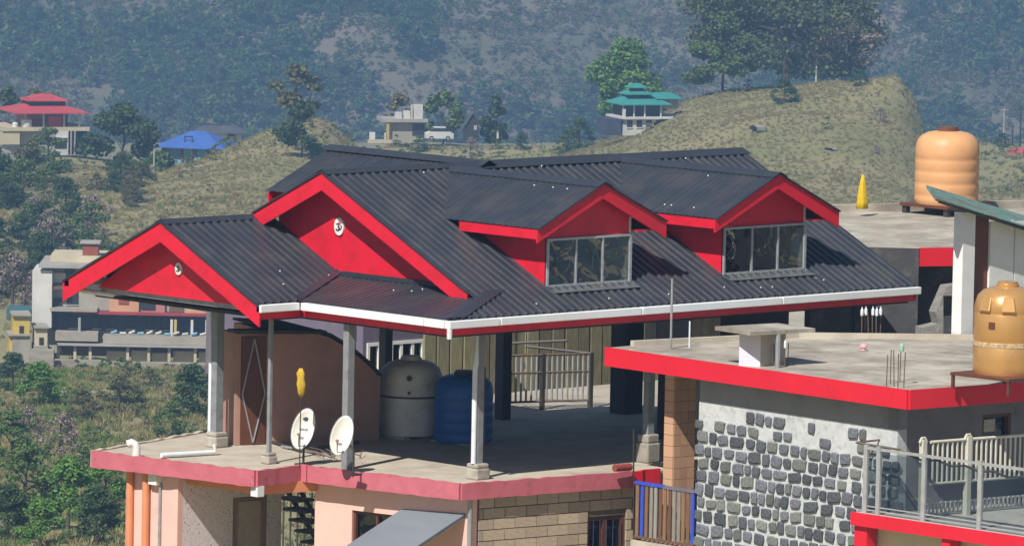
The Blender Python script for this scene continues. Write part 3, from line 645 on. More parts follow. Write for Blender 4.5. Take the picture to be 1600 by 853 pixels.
for q in (r1, lerp(r0, r1, .45), r0): MB().box(q[0]-.04, q[0]+.04, q[1]-.04, q[1]+.04, -.15, zt+.02).build('post', DKST, T)
a = at(800, 536, n=(1, 0, 0), c=r0[0]+1); b = at(886, 532, n=(1, 0, 0), c=r0[0]+1.6); MB().tube([a, b], .03, 6).build('upper_rail', DKST, T)
a = at(822, 541, n=(1, 0, 0), c=r0[0]+1); b = at(924, 552, n=(1, 0, 0), c=r1[0]); MB().tube([a, b], .028, 6).build('brace_rail', DKST, T)
# lilac building
LIL = mat('lilac_wall', (.15, .13, .19), .8, (.12, .105, .15), 2, dirt=(.2, .17, .2), dscale=2)
yb = float(at(630, 612, z=-.15)[1])
def Y(px, py, yy=yb): return at(px, py, y=yy)
a = Y(566, 600); b = Y(690, 600); zT = Y(600, 470)[2]
T = thing('lilac_building', 'lilac building with white framed windows behind the water tanks', 'building', (a[0], yb, -.15))
wx0, wx1 = Y(573, 540)[0], Y(594, 540)[0]; vx0, vx1 = Y(609, 540)[0], Y(662, 540)[0]; zwt = Y(600, 534)[2]; zwb = Y(600, 582)[2]
wall_open('wall', (a[0], yb), (b[0]+.0, yb), -.15, zT, .2, [(wx0-a[0], wx1-a[0], zwb, zwt), (vx0-a[0], vx1-a[0], zwb, zwt)], LIL, T, side=.1)
MB().box(a[0], b[0], yb+.6, yb+5, -.15, zT).build('rear_block', LIL, T)
for x0, x1, n in ((wx0, wx1, 1), (vx0, vx1, 3)):
    W_ = MB().box(x0, x1, yb-.03, yb+.05, zwt-.07, zwt).box(x0, x1, yb-.03, yb+.05, zwb, zwb+.07).box(x0, x0+.07, yb-.028, yb+.048, zwb+.07, zwt-.07).box(x1-.07, x1, yb-.028, yb+.048, zwb+.07, zwt-.07).build('window', WHITE, T)
    for k in range(1, n): xx = x0+(x1-x0)*k/n; MB().box(xx-.035, xx+.035, yb-.02, yb+.04, zwb+.07, zwt-.07).build('mullion', WHITE, W_)
    for k in range(n): MB().box(x0+.07+(x1-x0-.14)*k/n, x0+.07+(x1-x0-.14)*(k+1)/n-.01, yb+.01, yb+.02, zwb+.07, zwt-.07).build('pane', TINT, W_)
    MB().box(x0, x1, yb+.3, yb+.33, zwb, zwt).build('curtain', mat('blue_curtain', (.12, .15, .24), .8), W_)
# plank fence
FNC = mat('olive_plank', (.22, .20, .12), .85, (.15, .135, .08), 6, rnd=.3, bump=.3, bscale=9, stretch=(2, 2, .5))
yf = float(at(880, 606, z=-.15)[1]); a = Y(664, 600, yf); b = Y(1075, 600, yf); T = thing('plank_fence', 'tall weathered olive plank fence beyond the sunlit yard', 'fence', (a[0], yf, -.15))
n = int((b[0]-a[0])/.36); zt = Y(800, 500, yf)[2]
for k in range(n):
    x = a[0]+(b[0]-a[0])*k/n; ww = .34*random.uniform(.8, 1.0); MB().box(x, x+ww, yf+random.uniform(-.03, .03), yf+.08, -.15, zt+random.uniform(-.1, .3)).build('plank', FNC, T)
for zz in (.3, 1.6): MB().box(a[0], b[0], yf+.09, yf+.17, zz, zz+.12).build('rail', FNC, T)
T = thing('road_sign', 'small white round sign with red ring on a thin post', 'sign', (*at(816, 600, y=14.)[:2], -.15))
q = at(816, 566, y=14.); MB().tube([(q[0], q[1], -.149), (q[0], q[1], q[2]+.1)], .02, 6).build('post', STEEL, T)
for r_, m, dy in ((.13, REDP, 0), (.09, WHITE, -.008)): MB().prism([(q[0]+r_*.7*math.cos(t_), q[1]-.03+dy, q[2]+r_*1.3*math.sin(t_)) for t_ in np.linspace(0, 2*math.pi, 21)[:-1]], (0, .02, 0)).build('disc', m, T)
for px, py, hh, c_ in ((833, 602, 26, 'yellow'), (850, 590, 22, 'orange')):
    q = at(px, 610, y=13.6); z0 = -.15; T = thing('drum', c_+' plastic drum standing in the yard behind the railing', 'drum', (q[0], q[1], z0))
    MB().lathe((q[0], q[1], z0), [(.2, 0), (.22, .03), (.22, .28), (.205, .3), (.22, .32), (.22, .58), (.18, .62)], 16).build('drum_body', mat(c_+'_drum', (.7, .5, .05) if c_ == 'yellow' else (.7, .28, .04), .5), T, smooth=True)
    MB().lathe((q[0], q[1], z0+.62), [(.17, 0), (.17, .03)], 16).build('lid', DKST, T)

# ------------------------------------------------------------------ stone house at the right
SZ = 2.4
sA = at(948, 543, z=SZ); sB = at(1420, 610, z=SZ); sC = at(1760, 586, z=SZ)
sD = at(1760, 534, z=SZ); sE = at(1500, 530, z=SZ); sF = at(1245, 527, z=SZ); sG = at(985, 540, z=SZ)
SH = thing('stone_house', 'flat-roofed house with red slab edge and a wall of dark stones in white mortar', 'house', (6, -6, -12))
poly = [sA, sB, sC, sD, sE, sF, sG]
MB().prism([(p[0], p[1], SZ-.30) for p in poly], (0, 0, .30)).build('roof_slab', CONCL, SH)
def band(a, b, z0, z1, th, m, parent, name='slab_edge', out=.0, ext=0.0):
    a = np.array(a[:2]); b = np.array(b[:2]); d = (b-a)/np.linalg.norm(b-a); n = np.array([d[1], -d[0]])
    a = a-d*ext; b = b+d*ext
    return MB().prism([(*(a+n*out), z0), (*(b+n*out), z0), (*(b+n*(out+th)), z0), (*(a+n*(out+th)), z0)], (0, 0, z1-z0)).build(name, m, parent)
band(sB, sA, SZ-.34, SZ+.012, -.05, REDC, SH, ext=.0); band(sC, sB, SZ-.34, SZ+.012, -.05, REDC, SH, ext=0)
for a, b in ((sG, sF), (sF, sE), (sE, sD)): band(a, b, SZ, SZ+.10, .12, CONC, SH, 'curb')
# stone wall face
dS = (sB-sA)[:2]; LS = np.linalg.norm(dS); dS /= LS; nS = np.array([dS[1], -dS[0]])      # nS points outward or inward
if nS[0] > 0: nS = -nS
inn = -nS*.36
cS = nS@((sA[:2])+inn)
def WS(px, py): return at(px, py, n=(nS[0], nS[1], 0), c=cS)
ws0 = WS(1091, 700); ws1 = WS(1402, 700)
MORT = mat('white_mortar', (.55, .57, .575), .9, (.47, .49, .50), 3, bump=.5, bscale=14, dirt=(.30, .31, .32), dscale=5, dlo=.5, dhi=.75)
PLST = mat('grey_plaster', (.27, .27, .29), .9, (.22, .22, .24), 1.5, dirt=(.16, .16, .17), dscale=2, dlo=.55, dhi=.8)
ztop = WS(1093, 621)[2]
MB().obox(ws0, ws1, .4, -12, SZ-.8, .2).build('wall', MORT, SH)
MB().obox(ws0, ws1, .38, SZ-.8, SZ-.30, .2).build('lintel_band', PLST, SH)
STN = mat('slate_stone', (.075, .082, .10), .8, (.135, .145, .165), 5, bump=.5, bscale=22, rnd=.5, dirt=(.42, .43, .44), dscale=7, dlo=.58, dhi=.76)
STG = mat('greenish_stone', (.12, .128, .122), .85, (.19, .20, .19), 6, bump=.5, bscale=22, rnd=.35, dirt=(.36, .37, .37), dscale=6, dlo=.56, dhi=.76)
rr = random.Random(11)
protos = [proto_mesh(soft_block(rr, .2), 'stone', STN if k < 6 else STG) for k in range(9)]
Lw = np.linalg.norm((ws1-ws0)[:2]); dw = np.array([*(ws1-ws0)[:2]/Lw, 0]); zr = SZ-.86; row = 0
angS = math.atan2(dw[1], dw[0])
# stone faces look along nS; block front is -y, so rotate accordingly
rotS = math.atan2(nS[1], nS[0])+math.pi/2
zb = WS(1200, 880)[2]
while zr > zb:
    hh = rr.uniform(.215, .27); u = rr.uniform(-.1, .05)
    while u < Lw-.1:
        ww = rr.choice((rr.uniform(.18, .28), rr.uniform(.24, .36), rr.uniform(.3, .46)))
        if row < 2 and rr.random() < (.62, .3)[row]: u += ww; continue
        if rr.random() < .04: u += ww*.5; continue
        c = ws0+dw*(u+ww/2); q = np.array([c[0]+nS[0]*.012, c[1]+nS[1]*.012, zr-hh/2+rr.uniform(-.012, .012)])
        o = inst('stone', protos[min(8, int(rr.random()**1.7*9))], SH, q, (ww*rr.uniform(.84, .97), .08, hh*rr.uniform(.74, 1.0)), (0, rr.uniform(-.14, .14), rotS+rr.uniform(-.05, .05)))
        u += ww
    zr -= hh; row += 1
# wall facing right of the corner, with window
cw = ws1+dw*.05
dE = (sC-sB)[:2]; dE /= np.linalg.norm(dE); e0 = np.array([ws1[0], ws1[1]]); e1 = e0+dE*6
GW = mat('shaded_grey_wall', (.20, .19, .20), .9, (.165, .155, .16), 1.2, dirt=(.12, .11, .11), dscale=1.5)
nE = np.array([dE[1], -dE[0]]); cE = nE@e0
def WE(px, py): return at(px, py, n=(nE[0], nE[1], 0), c=cE)
u0 = (WE(1535, 660)[:2]-e0)@dE; u1 = (WE(1580, 660)[:2]-e0)@dE; za = WE(1560, 682)[2]; zc = WE(1560, 646)[2]
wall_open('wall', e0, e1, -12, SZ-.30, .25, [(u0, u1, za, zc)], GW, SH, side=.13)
pa = e0+dE*u0; pb = e0+dE*u1
WN = MB().obox(pa, lerp(pa, pb, .08), .12, za, zc, .08).obox(lerp(pa, pb, .92), pb, .12, za, zc, .08).obox(lerp(pa, pb, .08), lerp(pa, pb, .92), .11, zc-.06, zc, .08).build('window', DOORM, SH)
MB().obox(lerp(pa, pb, .08), lerp(pa, pb, .92), .01, za, zc-.06, .12).build('pane', TINT, WN)
MB().obox(lerp(pa, pb, .1), lerp(pa, pb, .5), .01, za+.1, zc-.1, .05).build('notice', mat('cream_paper', (.5, .47, .36), .8), WN)
MB().obox(pa, pb, .02, za-.1, zc+.1, .8).build('back_wall', DARKR, SH)
# roof furniture
q = at(1152, 571, z=SZ); bx0 = at(1187, 573, z=SZ)
CH = MB().prism([(q[0]+.05, q[1], SZ), (bx0[0]+.02, bx0[1], SZ), (bx0[0]+.72, bx0[1]+.05, SZ), (q[0]+.75, q[1]+.05, SZ)], (0, 0, .62)).build('roof_vent', CONC, SH)
a_ = np.array([q[0]+.05, q[1]]); b_ = np.array([bx0[0]+.02, bx0[1]]); dd = (b_-a_)/np.linalg.norm(b_-a_); nn = np.array([dd[1], -dd[0]])
if nn[0] > 0: nn = -nn
MB().prism([(*(a_+nn*.006), SZ+.0), (*(b_+nn*.006), SZ+.0), (*(b_+nn*.02), SZ), (*(a_+nn*.02), SZ)], (0, 0, .58)).build('painted_face', mat('lilac_white', (.66, .64, .74), .7, (.6, .58, .68), 3), CH)
cx_, cy_ = (a_+b_)/2+np.array([.35, .03]); cz_ = SZ+.62
MB().prism([(cx_-.75, cy_-.42, cz_), (cx_+.75, cy_-.62, cz_), (cx_+.85, cy_+.45, cz_), (cx_-.6, cy_+.65, cz_)], (0, 0, .07)).build('cap_slab', CONCL, CH)
q = at(1215, 574, z=SZ); MB().tube([(q[0], q[1], SZ), (q[0], q[1], SZ+.62)], .05, 8).build('vent_pipe', STEEL, CH)
def rebar(pts, h, bottle=None):
    R_ = None
    for k, (px, py) in enumerate(pts):
        q = at(px, py, z=SZ); o = MB().tube([(q[0], q[1], SZ), (q[0]+random.uniform(-.02, .02), q[1]+random.uniform(-.02, .02), SZ+h*random.uniform(.85, 1.05))], .010, 6).build('rebar', RST, SH)
        if bottle and k in bottle:
            b = o.matrix_world.translation; MB().lathe((q[0], q[1], SZ+h*.82), [(.025, .0), (.03, .02), (.03, .11), (.012, .14), (.012, .17)], 10).build('bottle', PIPE, o)
for y0 in (1386, ): rebar([(1385, 604), (1391, 600), (1397, 604), (1403, 606), (1406, 596), (1412, 606)], .68)
q = at(1409, 545, z=SZ+.66); MB().lathe((q[0], q[1], SZ+.62), [(.04, 0), (.045, .02), (.045, .1), (.02, .14)], 10).build('bottle', mat('green_bottle', (.3, .5, .38), .3), SH)
rebar([(1346, 528), (1352, 527), (1357, 528), (1363, 527), (1369, 528), (1375, 527)], .52, (0, 1, 3, 4, 5))
rebar([(1210, 572), (1218, 575), (1226, 573), (1231, 571)], .42, (2,))
q = at(1048, 545, z=SZ); MB().tube([(q[0], q[1], SZ), (q[0], q[1], SZ+1.33)], .022, 8).build('pole', STEEL, SH)
q = at(1077, 543, z=SZ); MB().tube([(q[0], q[1], SZ), (q[0], q[1], SZ+.5)], .016, 8).build('pole', PIPE, SH)
q = at(1349, 548, z=SZ); o = MB().lathe((q[0], q[1], SZ), [(.03, 0), (.05, .01), (.05, .05), (.075, .07), (.075, .11), (.03, .13)], 14).build('roof_cup', mat('pink_plastic', (.75, .42, .45), .5), SH)
# brown tiled column and small balcony with blue rail
XB = 4.05
tl = at(1052, 700, x=XB+.42); BC = thing('tiled_column', 'brown tiled square column under the red roof slab beside the blue railing', 'column', (tl[0], tl[1], -1.2))
y0 = at(1037, 700, x=XB+.42)[1]
MB().box(tl[0]+.012, tl[0]+.56, tl[1]+.012, y0, -1.2, SZ-.31).build('column_core', mat('column_grout', (.24, .15, .10), .9), BC)
TIL = mat('brown_tile', (.56, .345, .22), .55, (.48, .28, .175), 14, rnd=.12, dirt=(.24, .13, .08), dscale=20, dlo=.56, dhi=.7)
tm = proto_mesh(MB().box(-.5, .5, -.5, .5, -.5, .5), 'tile', TIL)
th = .21
for r_ in range(17):
    z = SZ-.33-th*(r_+.5)
    if z < -1.1: break
    for c_ in range(3): inst('tile', tm, BC, (tl[0]+.01+.184*(c_+.5), tl[1]+.006, z), (.176, .02, th-.008))
    inst('tile', tm, BC, (tl[0]+.004, (tl[1]+y0)/2, z), (.02, abs(y0-tl[1])-.012, th-.008))
bp0 = at(992, 800, x=XB); bp1 = at(1086, 800, x=XB); zt = at(992, 752, x=XB)[2]; zb_ = at(992, 838, x=XB)[2]
BL = MB().box(XB-.05, XB+1.4, bp1[1]-.02, bp0[1]+.05, zb_-.25, zb_-.06).build('balcony_slab', CONC, SH)
T = thing('balcony_railing', 'small balcony railing of brown and grey boards with a blue top rail', 'railing', (bp0[0], bp0[1], zb_-.05))
mid = lerp(bp0, bp1, .48)
MB().box(XB-.03, XB+.03, mid[1], bp0[1], zt-.04, zt+.02).build('top_rail', BLUEP, T); MB().box(XB-.03, XB+.03, bp1[1], mid[1]-.002, zt-.05, zt+.01).build('top_rail', mat('slate_rail', (.16, .16, .22), .6), T)
MB().box(XB-.02, XB+.02, bp1[1], bp0[1], zb_-.02, zb_+.03).build('bottom_rail', WOOD, T)
MB().box(XB+.04, XB+.1, bp0[1]-.06, bp0[1], zb_-.06, zt).build('post', DOORM, T)
n = 13
for k in range(n):
    q = lerp(bp0, bp1, (k+.55)/n); m = BLUEP if k in (1, 12) else (GWOOD if k in (3, 4, 8, 9) else WOOD)
    MB().box(XB-.016+.006*(k % 2), XB+.01, q[1]-.04, q[1]+.04, zb_+.03, zt-.045).build('board', m, T)
MB().tube([at(990, 670, x=XB+.2), at(990, 845, x=XB+.2)], .016, 6).build('pole', DKST, T)
a_ = at(960, 731, z=.14); o = MB().tube([a_, at(985, 729, z=.14)], .07, 12).build('red_cylinder', mat('dull_red_metal', (.3, .06, .045), .5), None, smooth=True); o.name = 'gas_cylinder'; tag(o, 'small dull red cylinder lying at the terrace edge', 'cylinder')
# far-right lower balcony with glass railing
ZL = at(1332, 800, x=3.05)[2]; XL = 3.05
l0 = at(1332, 800, x=XL); l1 = at(1760, 890, x=XL)
PAL = mat('pale_floor', (.50, .47, .44), .8, (.43, .40, .375), 2, dirt=(.3, .27, .25), dscale=3)
MB().prism([(XL, l0[1], ZL-.18), (XL+.0, l1[1], ZL-.18), (XL+5, l1[1], ZL-.18), (XL+5, l0[1]-.4, ZL-.18), (XL+1.0, l0[1], ZL-.18)], (0, 0, .18)).build('balcony_slab', PAL, SH)
band((XL, l1[1]), (XL, l0[1]), ZL-.22, ZL+.015, -.05, REDC, SH)
CRM = mat('cream_wall', (.66, .60, .42), .8, (.6, .54, .38), 2)
MB().box(XL+.04, XL+.3, l0[1]-.33, l0[1]-.02, -12, ZL-.18).build('pier', REDC, SH)
MB().box(XL+.35, XL+.5, l1[1], l0[1]-.3, -12, ZL-.18).build('lower_wall', CRM, SH)
q = at(1600, 850, x=XL); MB().box(XL+.02, XL+.3, at(1470, 840, x=XL)[1]-.2, at(1470, 840, x=XL)[1], -12, ZL-.18).build('pier', REDC, SH)
T = thing('glass_railing', 'grey steel railing with glass panels and dark cable along the red-edged balcony', 'railing', (XL+.15, l0[1], ZL))
zr1 = at(1350, 694, x=XL+.15)[2]
GP = glass_mat('rail_glass', (.78, .82, .82), .05, 2.0)
pxs = [1352, 1372, 1443, 1531, 1640]; ps = [at(p, 790, x=XL+.15)[1] for p in pxs]
for k, yy in enumerate(ps): MB().box(XL+.12, XL+.18, yy-.045, yy+.045, ZL+.001, zr1).build('post', GRB, T)
for a, b in zip(ps[:-1], ps[1:]):
    MB().box(XL+.145, XL+.155, b+.06, a-.06, ZL+.08, zr1-.12).build('glass_panel', GP, T)
    for zz in (ZL+.05, ZL+.12): MB().box(XL+.14, XL+.16, b+.045, a-.045, zz, zz+.02).build('bottom_rail', GRB, T)
MB().box(XL+.13, XL+.17, ps[-1], ps[0]+.0, zr1-.08, zr1-.03).build('top_rail', GRB, T)
cab = [at(1338, 691, x=XL+.2), at(1405, 702, x=XL+.2)]
for k in range(12): cab.append(at(1420+k*22, 712+k*4.3+(3 if k % 2 else -2), x=XL+.2))
MB().tube(cab, .022, 6).build('cable', RST, T); MB().tube([at(1338, 691, x=XL+.2), at(1400, 684, x=XL+1.0)], .02, 6).build('cable', RST, T)
# white baluster railing along the far side of the balcony
yw = l0[1]+.25
f0 = WE(1402, 690); f1 = WE(1700, 676); off = nE*(.05 if nE[1] < 0 else -.05)
T = thing('baluster_railing', 'cream metal baluster railing before the shaded grey wall', 'railing', (f0[0], f0[1], ZL))
e_ = np.array([nE[0], nE[1], 0])*(1 if nE[1] < 0 else -1)*.9
f0 = f0+e_; f1 = f1+e_; zt = at(1500, 687, n=(nE[0], nE[1], 0), c=nE@f0[:2])[2]; zb_ = at(1500, 752, n=(nE[0], nE[1], 0), c=nE@f0[:2])[2]
CRB = mat('cream_bar', (.62, .60, .50), .6, (.52, .50, .42), 6)
MB().tube([(f0[0], f0[1], zt), (f1[0], f1[1], zt)], .028, 8).build('top_rail', CRB, T); MB().tube([(f0[0], f0[1], zb_), (f1[0], f1[1], zb_)], .025, 8).build('bottom_rail', CRB, T)
Lf = np.linalg.norm((f1-f0)[:2]); bars(T, f0, f1, zb_, zt, int(Lf/.115), .014, CRB, 'baluster')
for px in (1442, 1512): q = at(px, 720, n=(nE[0], nE[1], 0), c=nE@f0[:2]); MB().box(q[0]-.05, q[0]+.05, q[1]-.05, q[1]+.05, ZL+.001, zt+.06).build('post', CRB, T); MB().tube([(q[0]-.1, q[1], zt), (q[0]-.04, q[1], zt+.09), (q[0]+.04, q[1], zt+.09), (q[0]+.1, q[1], zt)], .022, 6).build('post_cap', CRB, T)
g0 = at(1448, 806, z=ZL); g1 = g0+np.array([*dE, 0])*4.2; zt2 = at(1500, 782, n=(nE[0], nE[1], 0), c=nE@g0[:2])[2]
T = thing('white_balustrade', 'low white baluster fence on the balcony floor behind the glass railing', 'railing', (g0[0], g0[1], ZL))
BRW = mat('bright_white_bar', (.76, .75, .70), .6, (.68, .67, .62), 6)
for zz in (ZL+.03, zt2): MB().tube([(g0[0], g0[1], zz), (g1[0], g1[1], zz)], .02, 6).build('rail', BRW, T)
bars(T, g0, g1, ZL+.03, zt2, 42, .017, BRW, 'baluster')
q0 = at(1418, 795, z=ZL); q1 = at(1428, 740, z=ZL+.6)
for k in range(4):
    a_ = at(1412+k*6, 786, z=ZL+.01); b_ = a_+np.array([.35, .1, .62+.05*k]); o = MB().obox(a_, b_, .03, 0, .01).v
    o = MB().tube([a_, b_], .025, 5).build('leaning_stick', (WOOD, RST, CRB, WOOD)[k], None); tag(o, ('dark wooden', 'rusty iron', 'pale cream', 'short wooden')[k]+' stick leaning behind the glass balcony railing', 'stick', 'sticks leaning on the balcony')
# golden tank on stand
GOLD = mat('golden_tank', (.66, .37, .135), .28, (.60, .33, .115), 2.5, metal=.45, spec=.6, dirt=(.42, .21, .08), dscale=4, dlo=.6, dhi=.9)
LGOLD = mat('golden_band', (.62, .5, .33), .5, (.3, .2, .1), 16)
s0 = at(1552, 606, z=SZ); ST = thing('tank_stand', 'low brown steel stand under the golden tank on the concrete roof', 'stand', (s0[0], s0[1], SZ))
cx_, cy_ = at(1573, 590, z=SZ+.22)[:2]; zs = SZ+.30
MB().box(cx_-.72, cx_+.72, cy_-.72, cy_+.72, zs-.05, zs).build('top', DOORM, ST)
for sx in (-1, 1):
    for sy in (-1, 1): MB().box(cx_+sx*.68-.025, cx_+sx*.68+.025, cy_+sy*.68-.025, cy_+sy*.68+.025, SZ, zs-.05).build('leg', DOORM, ST)
base = (cx_+.02, cy_+.05, zs)
T, B, L_ = tank('water_tank', 'shiny golden water tank with white printed band on a low steel stand', 'water tank', base, .60, 1.64, GOLD, 'band', GOLD)
MB().lathe(base, [(.602, .50), (.607, .505), (.607, .575), (.602, .58)], 40).build('printed_band', LGOLD, T, smooth=True)
for k in range(-1, 2):
    an = math.pi*1.25+k*.75
    c = np.array([base[0]+.53*math.cos(an), base[1]+.53*math.sin(an), base[2]+1.33]); t_ = np.array([-math.sin(an), math.cos(an), 0]); o_ = np.array([math.cos(an), math.sin(an), 0])
    MB().prism([c-t_*.13+(0, 0, -.18)+o_*.07, c+t_*.13+(0, 0, -.18)+o_*.07, c+t_*.10+(0, 0, .08)-o_*.02, c-t_*.10+(0, 0, .08)-o_*.02], o_*.05).build('shoulder_panel', GOLD, B, bevel=.02)
an = math.pi*1.25-.5; c = np.array([base[0]+.605*math.cos(an), base[1]+.605*math.sin(an), base[2]+.84]); t_ = np.array([-math.sin(an), math.cos(an), 0])
MB().prism([c-t_*.06, c+t_*.06, c+t_*.06+(0, 0, .12), c-t_*.06+(0, 0, .12)], np.array([math.cos(an), math.sin(an), 0])*.012).build('printed_label', DOORM, T)
# ------------------------------------------------------------------ concrete house behind at the right, with peach tank, flag and shed
CZ = 3.6
k0 = at(1338, 386, z=CZ); k1 = at(1436, 388, z=CZ); k2 = at(1760, 384, z=CZ); k3 = at(1760, 322, z=CZ); k4 = at(1240, 334, z=CZ)
CH2 = thing('concrete_house', 'house with wide bare concrete flat roof and dark shaded stone walls behind the dormers', 'house', ((k1+k3)/2*(1, 1, 0)+(0, 0, -12)))
P_ = [(k0[0], k0[1]), (k1[0], k1[1]), (k2[0], k2[1]), (k3[0], k3[1]), (k4[0], k4[1])]
MB().prism([(x, y, CZ-.3) for x, y in P_], (0, 0, .3)).build('roof_slab', CONCL, CH2)
band(k4, k3, CZ, CZ+.16, -.2, CONCL, CH2, 'parapet'); 
SLT = mat('shaded_slate_wall', (.05, .05, .056), .85, (.07, .07, .075), 3, bump=.4, bscale=10, dirt=(.10, .10, .10), dscale=3)  # dark slate tone, with the wall's shade put into the colour
band(k1, k2, CZ-.36, CZ+.012, .05, REDC, CH2)
band(k0, k1, -12, CZ-.0, .06, SLT, CH2, 'dark_wall')
dk = (k2-k1)[:2]; dk /= np.linalg.norm(dk); nk = np.array([dk[1], -dk[0]])
i_ = -nk*.5 if nk[1] < 0 else nk*.5
MB().obox(k0[:2]+i_, k2[:2]+i_, .3, -12, CZ-.3).build('wall', SLT, CH2)
MB().obox((12.62, k0[1]+.35), (k0[0]+.3, k0[1]+.05), .2, -12, CZ-.02).build('side_wall', SLT, CH2)  # added dark wall, stands in for the shade under the right eave
# sunlit patch of the stone wall, modelled as a lighter piece with a doorway
LST = mat('sunlit_stone', (.27, .265, .25), .9, (.20, .195, .185), 8, bump=.6, bscale=18, dirt=(.36, .35, .33), dscale=5)
kk = nk if nk[1] < 0 else -nk
nb = (nk[0], nk[1], 0); cb = nk@(k1[:2]+kk*.55)
BT = [at(a, b, n=nb, c=cb) for a, b in ((1440, 540), (1441, 512), (1466, 506), (1462, 488), (1480, 447), (1520, 442), (1520, 462), (1474, 462), (1474, 524), (1520, 524), (1520, 540))]
MB().prism(BT, np.array([-kk[0], -kk[1], 0])*.35).build('sunlit_wall_patch', LST, CH2)
PEACH = mat('peach_tank', (.66, .355, .165), .5, (.60, .31, .14), 2, dirt=(.5, .27, .13), dscale=3, dlo=.6, dhi=.9)
pb_ = at(1478, 334, z=CZ); d_ = np.linalg.norm(pb_-CAM); r_ = 50*d_/F_PX; hz = 125*d_/F_PX
ST = thing('tank_stand', 'dark low stand under the peach tank on the concrete house roof', 'stand', (pb_[0], pb_[1], CZ))
MB().box(pb_[0]-.7, pb_[0]+.7, pb_[1]-.7, pb_[1]+.7, CZ+.16, CZ+.22).build('top', DOORM, ST)
for sx in (-1, 1):
    for sy in (-1, 1): MB().box(pb_[0]+sx*.6-.06, pb_[0]+sx*.6+.06, pb_[1]+sy*.6-.06, pb_[1]+sy*.6+.06, CZ, CZ+.16).build('leg', DKST, ST)
tank('water_tank', 'matt peach-coloured ribbed water tank with dark lid on the concrete house roof', 'water tank', (pb_[0], pb_[1], CZ+.22), r_, hz*.97, PEACH, 'ring', mat('rust_lid', (.18, .07, .05), .7), 4, 48)
q = at(1347, 326, z=CZ+.16); T = thing('yellow_flag', 'narrow folded yellow flag standing on the concrete roof parapet', 'flag', (q[0], q[1], CZ+.16))
hz = 54*np.linalg.norm(q-CAM)/F_PX; YEL = mat('bright_yellow_cloth', (.80, .58, .02), .7, (.7, .48, .02), 9, trans=.25)
MB().tube([(q[0], q[1], CZ+.16), (q[0], q[1], CZ+.16+hz)], .015, 6).build('pole', STEEL, T)
MB().lathe((q[0], q[1], CZ+.16), [(.12, .0), (.105, hz*.2), (.09, hz*.45), (.06, hz*.75), (.02, hz*.98)], 16, lambda a, z: 1+.18*math.sin(5*a+z*2)).build('cloth', YEL, T, smooth='all')
# shed
yS = at(1512, 529, z=SZ)[1]
def S(px, py, dy=0.0): return at(px, py, y=yS+dy)
T = thing('tin_shed', 'shed with white posts, brown panel and rusty green corrugated roof behind the golden tank', 'shed', (*S(1512, 529)[:2], SZ))
p0 = S(1501, 529); p1 = S(1524, 529); zt = S(1512, 332)[2]
MB().box(p0[0], p1[0]-.08, yS, yS+.25, SZ, zt).build('post', WHITE, T)
MB().box(p1[0]-.07, S(1550, 500)[0], yS+.15, yS+.22, SZ, S(1540, 336)[2]).build('side_panel', mat('brown_panel', (.17, .065, .045), .8, (.13, .05, .035), 3), T)
for a_, b_ in ((1550, 1587), (1589, 1640)): MB().box(S(a_, 500)[0], S(b_, 500)[0], yS+.1, yS+.15, SZ, S(a_, 346)[2]-.02).build('wall_panel', WHITE, T)
TIN = mat('rusty_green_tin', (.15, .27, .24), .55, (.12, .22, .20), 3, dirt=(.17, .10, .07), dscale=2.5, dlo=.5, dhi=.6)
a_ = S(1462, 312, -.25); b_ = S(1740, 398, -.25); L_ = np.linalg.norm(b_-a_); mb = MB(); n = 36
vx = FH.copy(); sl_ = (b_-a_)
for k in range(n):
    w0_, w1_ = 3.2*k/n, 3.2*(k+1)/n; h0 = .02*math.cos(k*math.pi); h1 = .02*math.cos((k+1)*math.pi)
    mb.poly([a_+vx*w0_+(0, 0, h0), b_+vx*w0_+(0, 0, h0), b_+vx*w1_+(0, 0, h1), a_+vx*w1_+(0, 0, h1)])
o = mb.build('roof', TIN, T); sd = o.modifiers.new('s', 'SOLIDIFY'); sd.thickness = .01
MB().tube([a_+(.15, .05, -.04), b_+(0, .05, -.04)], .04, 6).build('rafter', DKST, T)
# near-black inner wall standing in for the shaded room under the right eave
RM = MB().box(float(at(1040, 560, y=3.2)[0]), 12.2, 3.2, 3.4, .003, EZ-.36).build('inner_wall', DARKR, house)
q0 = at(1098, 533, y=1.2); q1 = at(1125, 533, y=1.2); MB().box(q0[0], q1[0], 1.2, 1.5, .003, EZ-.36).build('inner_pillar', CONCL, house)
q0 = at(1027, 533, y=2.6); q1 = at(1096, 533, y=2.6); MB().box(q0[0], q1[0], 2.6, 2.64, 1.6, EZ-.40).build('inner_window', mat('bluish_window', (.10, .11, .16), .3), house)
# ------------------------------------------------------------------ terrain
CP = []     # (px, py, distance)
CP += [(-60, 930, 300), (190, 930, 300), (420, 930, 300), (-400, 930, 300), (800, 1000, 300), (1300, 1000, 300), (1900, 1000, 300)]
CP += [(-300, 770, 380), (0, 765, 380), (190, 765, 380), (340, 765, 385), (600, 765, 385), (0, 690, 445), (150, 685, 445), (320, 690, 450), (0, 615, 500), (150, 612, 505), (320, 615, 505), (-300, 615, 500)]
CP += [(-250, 580, 548), (20, 580, 548), (200, 580, 548), (340, 580, 548), (600, 590, 548), (1000, 600, 548), (1700, 600, 548)]
CP += [(0, 500, 600), (200, 500, 600), (340, 490, 605), (0, 430, 680), (100, 425, 680), (220, 405, 690), (-250, 430, 680)]
CP += [(0, 330, 770), (110, 330, 770), (200, 320, 775), (0, 262, 900), (85, 247, 915), (150, 250, 920), (-250, 260, 900), (0, 255, 1010), (100, 250, 1010)]
CP += [(295, 262, 905), (250, 270, 890), (360, 238, 930), (300, 275, 1000), (200, 262, 980)]
